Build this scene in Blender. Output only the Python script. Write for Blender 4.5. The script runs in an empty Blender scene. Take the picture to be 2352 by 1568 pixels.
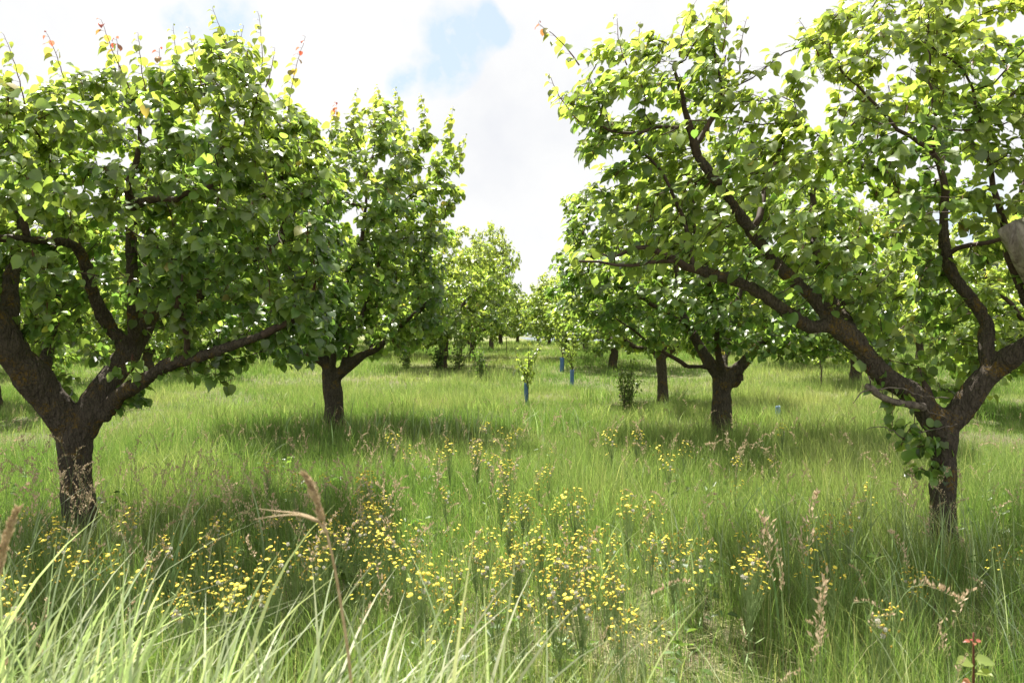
import bpy, math, random
import numpy as np
from mathutils import Vector, noise as mnoise

SEED = 11
rng = np.random.default_rng(SEED)
random.seed(SEED)
scene = bpy.context.scene
COL = scene.collection

# ------------------------------------------------------------------ camera geometry (photo measured on a 2352 x 1568 grid)
F, CX, HY, CAMZ = 1829.0, 1176.0, 771.0, 1.5
def W(px, py, d):
    return np.array([(px - CX) / F * d, d, CAMZ + (HY - py) / F * d])
def proj(P):
    return CX + P[:, 0] / P[:, 1] * F, HY - (P[:, 2] - CAMZ) / P[:, 1] * F

def sstep(t):
    t = np.clip(t, 0, 1)
    return t * t * (3 - 2 * t)
def gz(x, y):
    x = np.asarray(x, float); y = np.asarray(y, float)
    basin = sstep((y - 95) / 25) * (1 - sstep((y - 680) / 15)) * sstep((x - 4) / 5) * (1 - sstep((x - 34) / 5))
    z = 1.0 * sstep((y - 8) / 40) - 0.5 * sstep((y - 56) / 60) - 1.7 * basin + 0.6 * sstep((y - 690) / 15)
    near = np.clip(1 - (y - 60) / 30, 0, 1)
    z = z + near * (0.035 * np.sin(x * 1.1 + 0.7 * y) * np.sin(0.8 * y - 0.4 * x) + 0.025 * np.sin(2.3 * x - 1.1) * np.cos(1.9 * y + 0.5)
                    + 0.05 * np.sin(0.35 * x + 1.0) * np.sin(0.22 * y))
    return z
def gz1(x, y): return float(gz(x, y))

_ph = rng.uniform(0, 6.28, (12, 2)); _fr = rng.normal(0, 1, (12, 2))
def pnoise(x, y, s):
    """smooth 2-D noise, about -1..1"""
    x = np.asarray(x) / s; y = np.asarray(y) / s
    v = 0
    for k in range(12):
        v = v + np.sin(x * _fr[k, 0] * 2.2 + y * _fr[k, 1] * 2.2 + _ph[k, 0])
    return v / 4.2

# ------------------------------------------------------------------ object helpers
def tag(o, label=None, cat=None, group=None, kind=None):
    if label: o['label'] = label
    if cat: o['category'] = cat
    if group: o['group'] = group
    if kind: o['kind'] = kind
    return o
def empty(name, loc, label=None, cat=None, group=None, rz=0.0):
    o = bpy.data.objects.new(name, None); COL.objects.link(o)
    o.empty_display_size = 0.2
    o.location = loc; o.rotation_euler = (0, 0, rz)
    return tag(o, label, cat, group)
def part(name, me, parent=None, label=None):
    o = bpy.data.objects.new(name, me); COL.objects.link(o)
    if parent is not None: o.parent = parent
    if label: o['label'] = label
    return o
def copy_tree(o, parent=None):
    c = o.copy(); COL.objects.link(c); c.parent = parent
    for ch in list(o.children):
        copy_tree(ch, c)
    return c

class MB:
    """collects vertices, faces (tri or quad arrays), point attributes and material indices into one mesh"""
    def __init__(self): self.v = []; self.f = []; self.a = {}; self.n = 0
    def add(self, V, faces, mat=0, **attrs):
        V = np.asarray(V, float).reshape(-1, 3)
        for fa in faces:
            fa = np.asarray(fa, np.int64)
            if fa.size: self.f.append((fa + self.n, mat))
        for k, val in attrs.items():
            self.a.setdefault(k, []).append((self.n, np.broadcast_to(np.asarray(val, float), (len(V),))))
        self.v.append(V); self.n += len(V)
        return self
    def mesh(self, name, mats, origin=(0, 0, 0), smooth=True):
        me = bpy.data.meshes.new(name)
        V = (np.concatenate(self.v) - np.asarray(origin, float)).astype(np.float32)
        me.vertices.add(len(V)); me.vertices.foreach_set('co', V.ravel())
        loops = np.concatenate([fa.ravel() for fa, m in self.f]).astype(np.int32)
        tot = np.concatenate([np.full(len(fa), fa.shape[1]) for fa, m in self.f]).astype(np.int32)
        mi = np.concatenate([np.full(len(fa), m) for fa, m in self.f]).astype(np.int32)
        st = np.concatenate([[0], np.cumsum(tot)[:-1]]).astype(np.int32)
        me.loops.add(len(loops)); me.loops.foreach_set('vertex_index', loops)
        me.polygons.add(len(tot)); me.polygons.foreach_set('loop_start', st)
        try: me.polygons.foreach_set('loop_total', tot)
        except Exception: pass
        me.polygons.foreach_set('material_index', mi)
        me.polygons.foreach_set('use_smooth', np.full(len(tot), smooth))
        for k, chunks in self.a.items():
            arr = np.zeros(len(V), np.float32)
            for s, val in chunks: arr[s:s + len(val)] = val
            at = me.attributes.new(k, 'FLOAT', 'POINT'); at.data.foreach_set('value', arr)
        for m in (mats if isinstance(mats, (list, tuple)) else [mats]): me.materials.append(m)
        me.update(calc_edges=True)
        return me

def norm(v):
    v = np.asarray(v, float)
    return v / np.maximum(np.linalg.norm(v, axis=-1, keepdims=True), 1e-9)

def tube(mb, P, R, sides=6, cap=True, mat=0, **attrs):
    P = np.asarray(P, float); R = np.asarray(R, float)
    kp = np.r_[True, np.linalg.norm(np.diff(P, axis=0), axis=1) > 1e-5]; P, R = P[kp], R[kp]; n = len(P)
    if n < 2: return
    T = np.gradient(P, axis=0); T = norm(T)
    a = np.array([0.0, 0, 1]) if abs(T[0, 2]) < 0.8 else np.array([1.0, 0, 0])
    N = np.empty((n, 3)); N[0] = norm(np.cross(T[0], a))
    for i in range(1, n):
        v = N[i - 1] - T[i] * np.dot(N[i - 1], T[i]); N[i] = v / max(np.linalg.norm(v), 1e-9)
    B = np.cross(T, N)
    ang = np.arange(sides) / sides * 2 * np.pi
    V = P[:, None, :] + R[:, None, None] * (np.cos(ang)[None, :, None] * N[:, None, :] + np.sin(ang)[None, :, None] * B[:, None, :])
    V = V.reshape(-1, 3)
    i = np.arange(n - 1)[:, None] * sides; j = np.arange(sides)[None, :]; k = (j + 1) % sides
    Q = np.stack([i + j, i + k, i + sides + k, i + sides + j], -1).reshape(-1, 4)
    fs = [Q]
    if cap:
        V = np.vstack([V, P[:1] - T[:1] * R[0] * 0.3, P[-1:] + T[-1:] * R[-1] * 0.5])
        j = np.arange(sides); k = (j + 1) % sides; c0 = n * sides
        fs.append(np.stack([np.full(sides, c0), k, j], -1))
        e = (n - 1) * sides
        fs.append(np.stack([np.full(sides, c0 + 1), e + j, e + k], -1))
    mb.add(V, fs, mat, **attrs)

def smooth_path(P, R, step):
    """Catmull-Rom through the points, resampled about every step metres"""
    P = np.asarray(P, float); R = np.asarray(R, float)
    if len(P) == 2:
        n = max(2, int(np.linalg.norm(P[1] - P[0]) / step) + 1); t = np.linspace(0, 1, n)[:, None]
        return P[0] * (1 - t) + P[1] * t, R[0] * (1 - t[:, 0]) + R[1] * t[:, 0]
    E = np.vstack([2 * P[0] - P[1], P, 2 * P[-1] - P[-2]])
    out, rad = [], []
    for i in range(len(P) - 1):
        p0, p1, p2, p3 = E[i:i + 4]
        n = max(1, int(round(np.linalg.norm(p2 - p1) / step)))
        for t in np.arange(n) / n:
            out.append(0.5 * (2 * p1 + (p2 - p0) * t + (2 * p0 - 5 * p1 + 4 * p2 - p3) * t * t + (3 * p1 - p0 - 3 * p2 + p3) * t ** 3))
            rad.append(R[i] * (1 - t) + R[i + 1] * t)
    out.append(P[-1]); rad.append(R[-1])
    return np.array(out), np.array(rad)

# ------------------------------------------------------------------ materials
def nodes(m):
    m.use_nodes = True
    nt = m.node_tree; nt.nodes.clear()
    return nt, nt.nodes.new('ShaderNodeOutputMaterial')
def N(nt, t, **kw):
    n = nt.nodes.new(t)
    for k, v in kw.items():
        if k in n.inputs.keys(): n.inputs[k].default_value = v
        else: setattr(n, k, v)
    return n
def ramp(nt, fac, stops):
    r = nt.nodes.new('ShaderNodeValToRGB'); e = r.color_ramp.elements
    while len(e) < len(stops): e.new(0.5)
    for el, (p, c) in zip(e, stops):
        el.position = p; el.color = (*c, 1)
    if fac is not None: nt.links.new(fac, r.inputs[0])
    return r.outputs[0]
def mixc(nt, fac, a, b, mode='MIX'):
    m = nt.nodes.new('ShaderNodeMix'); m.data_type = 'RGBA'; m.blend_type = mode
    for sock, v in ((m.inputs[0], fac), (m.inputs[6], a), (m.inputs[7], b)):
        if hasattr(v, 'links'): nt.links.new(v, sock)
        elif isinstance(v, (int, float)): sock.default_value = v
        else: sock.default_value = (*v, 1)
    return m.outputs[2]
def math_(nt, op, a, b=None, clamp=False):
    m = nt.nodes.new('ShaderNodeMath'); m.operation = op; m.use_clamp = clamp
    for i, v in enumerate((a, b)):
        if v is None: continue
        if hasattr(v, 'links'): nt.links.new(v, m.inputs[i])
        else: m.inputs[i].default_value = v
    return m.outputs[0]
def attr(nt, name):
    a = nt.nodes.new('ShaderNodeAttribute'); a.attribute_name = name
    return a.outputs['Fac']
def noise_tex(nt, scale, detail=3, vec=None, rough=0.55):
    n = N(nt, 'ShaderNodeTexNoise'); n.inputs['Scale'].default_value = scale; n.inputs['Detail'].default_value = detail
    n.inputs['Roughness'].default_value = rough
    if vec is not None: nt.links.new(vec, n.inputs['Vector'])
    return n.outputs['Fac']
def position(nt):
    return nt.nodes.new('ShaderNodeNewGeometry').outputs['Position']

def leaf_material(name, mature, young, red, trans_gain, rough=0.36, spec=0.5, tmix=0.42):
    m = bpy.data.materials.new(name); nt, out = nodes(m)
    y = attr(nt, 'young'); v = attr(nt, 'vary')
    base = ramp(nt, y, [(0.0, mature), (0.55, young), (0.76, tuple(0.62 * a + 0.38 * b for a, b in zip(young, red))), (1.0, red)])
    dark = math_(nt, 'ADD', math_(nt, 'MULTIPLY', v, 0.9), 0.55)
    hsv = N(nt, 'ShaderNodeHueSaturation'); nt.links.new(base, hsv.inputs['Color']); nt.links.new(dark, hsv.inputs['Value'])
    col = hsv.outputs[0]
    back = nt.nodes.new('ShaderNodeNewGeometry').outputs['Backfacing']
    colb = mixc(nt, math_(nt, 'MULTIPLY', back, 0.4), col, (0.11, 0.17, 0.07))
    p = N(nt, 'ShaderNodeBsdfPrincipled'); nt.links.new(colb, p.inputs['Base Color'])
    rn = math_(nt, 'ADD', math_(nt, 'MULTIPLY', v, 0.16), rough - 0.08)
    nt.links.new(rn, p.inputs['Roughness'])
    p.inputs['Specular IOR Level'].default_value = spec
    t = N(nt, 'ShaderNodeBsdfTranslucent')
    tc = mixc(nt, 1.0, col, trans_gain, 'MULTIPLY')
    nt.links.new(tc, t.inputs['Color'])
    mx = N(nt, 'ShaderNodeMixShader'); mx.inputs[0].default_value = tmix
    nt.links.new(p.outputs[0], mx.inputs[1]); nt.links.new(t.outputs[0], mx.inputs[2])
    nt.links.new(mx.outputs[0], out.inputs['Surface'])
    return m

def grass_material(name, green, lush, straw, tmix=0.4, rough=0.5, gain=(1.85, 2.1, 1.15), spec=0.3):
    m = bpy.data.materials.new(name); nt, out = nodes(m)
    pos = position(nt)
    n1 = noise_tex(nt, 0.45, 3, pos); n2 = noise_tex(nt, 2.2, 3, pos)
    d = attr(nt, 'dry'); v = attr(nt, 'vary')
    g = mixc(nt, ramp(nt, n2, [(0.35, (0, 0, 0)), (0.65, (1, 1, 1))]), lush, green)
    patch = math_(nt, 'MULTIPLY', math_(nt, 'SUBTRACT', n1, 0.5, True), 1.3)
    dd = math_(nt, 'ADD', d, patch, True)
    c = mixc(nt, dd, g, straw)
    hsv = N(nt, 'ShaderNodeHueSaturation'); nt.links.new(c, hsv.inputs['Color'])
    nt.links.new(math_(nt, 'ADD', math_(nt, 'MULTIPLY', v, 0.8), 0.6), hsv.inputs['Value'])
    col = hsv.outputs[0]
    p = N(nt, 'ShaderNodeBsdfPrincipled'); nt.links.new(col, p.inputs['Base Color'])
    p.inputs['Roughness'].default_value = rough; p.inputs['Specular IOR Level'].default_value = spec
    t = N(nt, 'ShaderNodeBsdfTranslucent'); nt.links.new(mixc(nt, 1.0, col, gain, 'MULTIPLY'), t.inputs['Color'])
    mx = N(nt, 'ShaderNodeMixShader'); mx.inputs[0].default_value = tmix
    nt.links.new(p.outputs[0], mx.inputs[1]); nt.links.new(t.outputs[0], mx.inputs[2])
    nt.links.new(mx.outputs[0], out.inputs['Surface'])
    return m

def bark_material(name, dark, light, lichen_amt, scale=1.0):
    m = bpy.data.materials.new(name); nt, out = nodes(m)
    pos = position(nt)
    mp = N(nt, 'ShaderNodeMapping'); mp.inputs['Scale'].default_value = (1, 1, 0.32)
    nt.links.new(pos, mp.inputs['Vector'])
    vo = N(nt, 'ShaderNodeTexVoronoi'); vo.feature = 'DISTANCE_TO_EDGE'; vo.inputs['Scale'].default_value = 42 * scale
    warp = N(nt, 'ShaderNodeTexNoise'); warp.inputs['Scale'].default_value = 9; warp.inputs['Detail'].default_value = 4
    nt.links.new(mp.outputs[0], warp.inputs['Vector'])
    wv = N(nt, 'ShaderNodeVectorMath'); wv.operation = 'MULTIPLY_ADD'
    nt.links.new(warp.outputs['Color'], wv.inputs[0]); wv.inputs[1].default_value = (0.09, 0.09, 0.09); nt.links.new(mp.outputs[0], wv.inputs[2])
    nt.links.new(wv.outputs[0], vo.inputs['Vector'])
    crack = ramp(nt, vo.outputs['Distance'], [(0.0, (0, 0, 0)), (0.22, (1, 1, 1))])
    n1 = noise_tex(nt, 34, 6, mp.outputs[0], 0.7); n2 = noise_tex(nt, 70, 4, pos, 0.6)
    h = math_(nt, 'ADD', math_(nt, 'MULTIPLY', crack, 0.22), math_(nt, 'ADD', math_(nt, 'MULTIPLY', n1, 0.95), math_(nt, 'MULTIPLY', n2, 0.55)))
    c = mixc(nt, ramp(nt, h, [(0.35, (0, 0, 0)), (1.15, (1, 1, 1))]), dark, light)
    li = noise_tex(nt, 6.5, 6, pos, 0.72)
    li2 = noise_tex(nt, 60, 3, pos, 0.6)
    lm = math_(nt, 'MULTIPLY', ramp(nt, li, [(0.53, (0, 0, 0)), (0.61, (1, 1, 1))]), ramp(nt, li2, [(0.42, (0, 0, 0)), (0.6, (1, 1, 1))]))
    c = mixc(nt, math_(nt, 'MULTIPLY', lm, lichen_amt), c, (0.24, 0.15, 0.025))
    gl = noise_tex(nt, 11, 6, pos, 0.75)
    c = mixc(nt, math_(nt, 'MULTIPLY', ramp(nt, gl, [(0.6, (0, 0, 0)), (0.7, (1, 1, 1))]), 0.35), c, (0.2, 0.2, 0.16))
    p = N(nt, 'ShaderNodeBsdfPrincipled'); nt.links.new(c, p.inputs['Base Color'])
    p.inputs['Roughness'].default_value = 0.9; p.inputs['Specular IOR Level'].default_value = 0.15
    b = N(nt, 'ShaderNodeBump'); b.inputs['Strength'].default_value = 1.0; b.inputs['Distance'].default_value = 0.035
    nt.links.new(h, b.inputs['Height']); nt.links.new(b.outputs[0], p.inputs['Normal'])
    nt.links.new(p.outputs[0], out.inputs['Surface'])
    return m

def plain_material(name, c1, c2, scale, rough=0.6, bump=0.0, trans=0.0, stretch=(1, 1, 1), spec=0.4):
    m = bpy.data.materials.new(name); nt, out = nodes(m)
    tc = N(nt, 'ShaderNodeTexCoord')
    mp = N(nt, 'ShaderNodeMapping'); mp.inputs['Scale'].default_value = stretch
    nt.links.new(tc.outputs['Object'], mp.inputs['Vector'])
    n = noise_tex(nt, scale, 5, mp.outputs[0], 0.65)
    c = mixc(nt, ramp(nt, n, [(0.35, (0, 0, 0)), (0.65, (1, 1, 1))]), c1, c2)
    p = N(nt, 'ShaderNodeBsdfPrincipled'); nt.links.new(c, p.inputs['Base Color'])
    p.inputs['Roughness'].default_value = rough; p.inputs['Specular IOR Level'].default_value = spec
    if bump:
        b = N(nt, 'ShaderNodeBump'); b.inputs['Strength'].default_value = bump; b.inputs['Distance'].default_value = 0.01
        nt.links.new(n, b.inputs['Height']); nt.links.new(b.outputs[0], p.inputs['Normal'])
    sh = p.outputs[0]
    if trans:
        t = N(nt, 'ShaderNodeBsdfTranslucent'); nt.links.new(c, t.inputs['Color'])
        mx = N(nt, 'ShaderNodeMixShader'); mx.inputs[0].default_value = trans
        nt.links.new(sh, mx.inputs[1]); nt.links.new(t.outputs[0], mx.inputs[2]); sh = mx.outputs[0]
    nt.links.new(sh, out.inputs['Surface'])
    return m

LEAF = leaf_material('apricot_leaf', (0.085, 0.155, 0.042), (0.25, 0.29, 0.075), (0.34, 0.07, 0.075), (2.6, 2.6, 1.4), rough=0.34, spec=0.75, tmix=0.48)
LEAF_SMALL = leaf_material('shrub_leaf', (0.06, 0.12, 0.025), (0.17, 0.22, 0.06), (0.4, 0.12, 0.06), (2.2, 2.3, 1.3), rough=0.45)
GRASS = grass_material('meadow_grass', (0.138, 0.222, 0.056), (0.084, 0.164, 0.034), (0.42, 0.38, 0.21))
REED = grass_material('reed_grass', (0.25, 0.33, 0.2), (0.15, 0.25, 0.1), (0.5, 0.48, 0.34), tmix=0.38, rough=0.55, spec=0.25)
STRAW = plain_material('dry_straw', (0.42, 0.31, 0.17), (0.62, 0.5, 0.32), 40, 0.7, trans=0.3)
SEEDH = plain_material('ripe_seed_head', (0.46, 0.34, 0.21), (0.66, 0.52, 0.36), 30, 0.75, trans=0.35)
BARK = bark_material('apricot_bark', (0.010, 0.009, 0.008), (0.125, 0.104, 0.082), 0.85)
TWIG = plain_material('twig_bark', (0.035, 0.022, 0.016), (0.09, 0.06, 0.045), 30, 0.75)
SHOOTBARK = plain_material('young_shoot_bark', (0.09, 0.03, 0.02), (0.16, 0.05, 0.03), 30, 0.5)
DEADWOOD = plain_material('weathered_wood', (0.13, 0.105, 0.09), (0.4, 0.36, 0.32), 26, 0.9, bump=0.9, stretch=(1, 1, 0.14))
FSTEM = plain_material('flower_stem', (0.2, 0.3, 0.1), (0.28, 0.36, 0.15), 30, 0.6, trans=0.2)
PETAL = plain_material('yellow_petal', (0.88, 0.72, 0.06), (0.92, 0.8, 0.14), 60, 0.6, trans=0.35)
BUDM = plain_material('flower_bud', (0.35, 0.3, 0.05), (0.6, 0.36, 0.05), 60, 0.6)
FLUFF = plain_material('seed_fluff', (0.55, 0.52, 0.45), (0.7, 0.68, 0.6), 60, 0.9, trans=0.4)
BLUE = plain_material('blue_plastic', (0.07, 0.17, 0.36), (0.13, 0.25, 0.46), 12, 0.4, trans=0.3)
PALEBLUE = plain_material('faded_plastic', (0.2, 0.32, 0.5), (0.3, 0.42, 0.58), 12, 0.4, trans=0.3)

def ground_material():
    m = bpy.data.materials.new('meadow_soil'); nt, out = nodes(m)
    pos = position(nt)
    a = noise_tex(nt, 1.3, 5, pos, 0.65); b = noise_tex(nt, 22, 5, pos, 0.7); c_ = noise_tex(nt, 0.25, 3, pos)
    c = mixc(nt, ramp(nt, b, [(0.36, (0, 0, 0)), (0.66, (1, 1, 1))]), (0.05, 0.036, 0.024), (0.2, 0.155, 0.09))
    c = mixc(nt, math_(nt, 'MULTIPLY', ramp(nt, a, [(0.4, (0, 0, 0)), (0.6, (1, 1, 1))]), 0.7), c, (0.07, 0.11, 0.025))
    sp = N(nt, 'ShaderNodeSeparateXYZ'); nt.links.new(pos, sp.inputs[0])
    far = N(nt, 'ShaderNodeMapRange'); far.inputs[1].default_value = 12; far.inputs[2].default_value = 45
    nt.links.new(sp.outputs[1], far.inputs[0])
    c = mixc(nt, math_(nt, 'MULTIPLY', far.outputs[0], 0.8), c, mixc(nt, c_, (0.12, 0.16, 0.035), (0.22, 0.21, 0.08)))
    p = N(nt, 'ShaderNodeBsdfPrincipled'); nt.links.new(c, p.inputs['Base Color']); p.inputs['Roughness'].default_value = 0.95
    bm = N(nt, 'ShaderNodeBump'); bm.inputs['Strength'].default_value = 0.8; bm.inputs['Distance'].default_value = 0.03
    nt.links.new(b, bm.inputs['Height']); nt.links.new(bm.outputs[0], p.inputs['Normal'])
    nt.links.new(p.outputs[0], out.inputs['Surface'])
    return m

# ------------------------------------------------------------------ leaves
LV = np.array([(0, 0, 0), (-.27, -.01, .05), (-.47, .2, .10), (-.50, .48, .10), (-.36, .77, .06), (-.13, .94, .0), (0, 1.10, -.06), (.13, .94, .0), (.36, .77, .06), (.50, .48, .10), (.47, .2, .10), (.27, -.01, .05), (0, .24, 0), (0, .5, 0), (0, .8, -.01)], float)
LQ = np.array([(0, 12, 2, 1), (12, 13, 3, 2), (13, 14, 4, 3), (14, 6, 5, 4), (0, 11, 10, 12), (12, 10, 9, 13), (13, 9, 8, 14), (14, 8, 7, 6)]); LT = None
LV2 = np.array([(0, 0, 0), (-.46, .36, .09), (-.24, .82, .02), (0, 1.05, -.08), (.24, .82, .02), (.46, .36, .09)], float)
LQ2 = np.array([(0, 3, 2, 1), (0, 5, 4, 3)])
def add_leaves(mb, P, ax, nr, size, young, vary, simple=False, width=1.0, mat=0):
    """heart shaped leaves: P base points, ax blade direction, nr blade normal"""
    n = len(P)
    if n == 0: return
    tv, tq, tt = (LV2, LQ2, None) if simple else (LV, LQ, LT)
    ax = norm(ax); xx = norm(np.cross(ax, nr)); zz = np.cross(xx, ax)
    k = len(tv)
    fold = rng.uniform(0.3, 2.4, (n, 1)); curl = rng.uniform(-0.05, 0.38, (n, 1)); wv = width * rng.uniform(0.85, 1.12, (n, 1))
    wave = rng.normal(0, 0.02, (n, k))
    lx = tv[None, :, 0] * wv; ly = np.repeat(tv[None, :, 1], n, 0); lz = tv[None, :, 2] * fold - curl * ly ** 2 + wave
    V = P[:, None, :] + size[:, None, None] * (lx[..., None] * xx[:, None, :] + ly[..., None] * ax[:, None, :] + lz[..., None] * zz[:, None, :])
    off = (np.arange(n) * k)[:, None, None]
    fs = [(tq[None] + off).reshape(-1, 4)]
    if tt is not None: fs.append((tt[None] + off).reshape(-1, 3))
    mb.add(V.reshape(-1, 3), fs, mat, young=np.repeat(young, k), vary=np.repeat(vary, k))

def unit_rand(n):
    return norm(rng.normal(0, 1, (n, 3)))

# ------------------------------------------------------------------ tree growth (space colonisation over traced limbs)
def in_poly(x, y, poly):
    poly = np.asarray(poly, float); inside = np.zeros(len(x), bool)
    x2, y2 = np.roll(poly[:, 0], 1), np.roll(poly[:, 1], 1)
    for (xa, ya, xb, yb) in zip(poly[:, 0], poly[:, 1], x2, y2):
        c = ((ya > y) != (yb > y)) & (x < (xb - xa) * (y - ya) / (yb - ya + 1e-12) + xa)
        inside ^= c
    return inside

def ellipsoid_points(n, c, r, shell=0.35):
    d = unit_rand(n); u = rng.uniform(shell ** 3, 1, n) ** (1 / 3)
    return np.asarray(c) + d * u[:, None] * np.asarray(r)

def build_wood(limbs, step):
    """limbs: list of (points, radii, attach) -> node arrays; a limb starts from the nearest node already there"""
    pos, par, rad, limb = [], [], [], []
    for li, (P, R) in enumerate(limbs):
        Q, S = smooth_path(P, R, step)
        if pos:
            d = np.linalg.norm(np.array(pos) - Q[0], axis=1); prev = int(np.argmin(d))
        else: prev = -1
        for q, s in zip(Q, S):
            pos.append(q); par.append(prev); rad.append(s); limb.append(li); prev = len(pos) - 1
    return np.array(pos), np.array(par), np.array(rad), np.array(limb)

def colonise(pos, par, A, step, infl, kill, iters=70, up=0.06, jit=0.16, grow_from=None):
    pos = list(pos); par = list(par)
    P = np.array(pos)
    ok = np.ones(len(P), bool) if grow_from is None else grow_from.copy()
    idx = np.where(ok)[0]
    D = np.linalg.norm(A[:, None, :] - P[idx][None, :, :], axis=2)
    near = idx[np.argmin(D, 1)]; dist = D.min(1)
    alive = dist > kill * 0.6
    for it in range(iters):
        act = np.where(alive & (dist < infl))[0]
        if len(act) == 0:
            act = np.where(alive)[0]
            if len(act) == 0: break
            act = act[np.argsort(dist[act])[:max(1, len(act) // 3)]]
        d = norm(A[act] - P[near[act]])
        u, inv = np.unique(near[act], return_inverse=True)
        S = np.zeros((len(u), 3)); np.add.at(S, inv, d)
        S = norm(norm(S) + rng.normal(0, jit, S.shape) + np.array([0, 0, up]))
        Q = P[u] + S * step
        keep = np.ones(len(Q), bool)
        for c in range(0, len(Q), 256):
            dm = np.linalg.norm(Q[c:c + 256, None, :] - P[None, :, :], axis=2).min(1)
            keep[c:c + 256] = dm > step * 0.45
        Q = Q[keep]; u = u[keep]
        if len(Q) == 0:
            alive[act] = False
            continue
        n0 = len(P)
        P = np.vstack([P, Q]); par.extend(u.tolist())
        aw = np.where(alive)[0]
        D = np.linalg.norm(A[aw][:, None, :] - Q[None, :, :], axis=2)
        k = D.argmin(1); dm = D[np.arange(len(aw)), k]
        b = dm < dist[aw]
        near[aw[b]] = n0 + k[b]; dist[aw[b]] = dm[b]
        alive &= dist > kill
    return P, np.array(par)

def node_radii(P, par, rad0, tip=0.0035, e=2.35):
    n = len(P); r = np.zeros(n); acc = np.zeros(n); n0 = len(rad0)
    for i in range(n - 1, -1, -1):
        ri = tip if acc[i] == 0 else acc[i] ** (1 / e)
        r[i] = rad0[i] if i < n0 else ri
        if par[i] >= 0 and (i >= n0): acc[par[i]] += r[i] ** e
    for i in range(n0, n):
        if par[i] >= 0: r[i] = min(r[i], 0.85 * r[par[i]] if par[i] < n0 else r[par[i]])
    return r

def chains(P, par, r, limb, n0):
    n = len(P); kids = [[] for _ in range(n)]
    for i in range(n):
        if par[i] >= 0: kids[par[i]].append(i)
    starts = [i for i in range(n) if par[i] < 0]; out = []
    while starts:
        i = starts.pop(); ch = [i] if par[i] < 0 else [par[i], i]
        first = par[i] >= 0
        while True:
            ks = kids[i]
            if not ks: break
            if i < n0:
                same = [k for k in ks if k < n0 and limb[k] == limb[i]]
                main = same[0] if same else max(ks, key=lambda k: r[k])
            else: main = max(ks, key=lambda k: r[k])
            for k in ks:
                if k != main: starts.append(k)
            ch.append(main); i = main
        out.append((ch, first))
    return out

def remesh_wood(mb, name, voxel, knob):
    me = mb.mesh(name + '_raw', [BARK])
    o = bpy.data.objects.new(name + '_raw', me); COL.objects.link(o)
    md = o.modifiers.new('r', 'REMESH'); md.mode = 'VOXEL'; md.voxel_size = voxel
    sm = o.modifiers.new('s', 'SMOOTH'); sm.iterations = 5; sm.factor = 0.5
    dg = bpy.context.evaluated_depsgraph_get()
    ev = o.evaluated_get(dg)
    m2 = bpy.data.meshes.new_from_object(ev)
    bpy.data.objects.remove(o); bpy.data.meshes.remove(me)
    n = len(m2.vertices)
    co = np.empty(n * 3, np.float32); m2.vertices.foreach_get('co', co); co = co.reshape(-1, 3)
    no = np.empty(n * 3, np.float32); m2.vertex_normals.foreach_get('vector', no); no = no.reshape(-1, 3)
    d = np.empty(n)
    for i in range(n):
        x, y, z = co[i]
        d[i] = 0.6 * mnoise.noise((x * 5, y * 5, z * 3.4)) + 0.55 * mnoise.noise((x * 26, y * 26, z * 9)) + 0.35 * mnoise.noise((x * 60, y * 60, z * 26))
    co += no * (d * knob)[:, None]
    m2.vertices.foreach_set('co', co.ravel())
    V = co.copy(); k = len(m2.polygons)
    lt = np.empty(k, np.int32); m2.polygons.foreach_get('loop_total', lt)
    li = np.empty(len(m2.loops), np.int32); m2.loops.foreach_get('vertex_index', li)
    ls = np.empty(k, np.int32); m2.polygons.foreach_get('loop_start', ls)
    q = ls[lt == 4]; t = ls[lt == 3]
    fq = li[q[:, None] + np.arange(4)] if len(q) else np.zeros((0, 4), int)
    ft = li[t[:, None] + np.arange(3)] if len(t) else np.zeros((0, 3), int)
    bpy.data.meshes.remove(m2)
    return V, [fq, ft]

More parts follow.
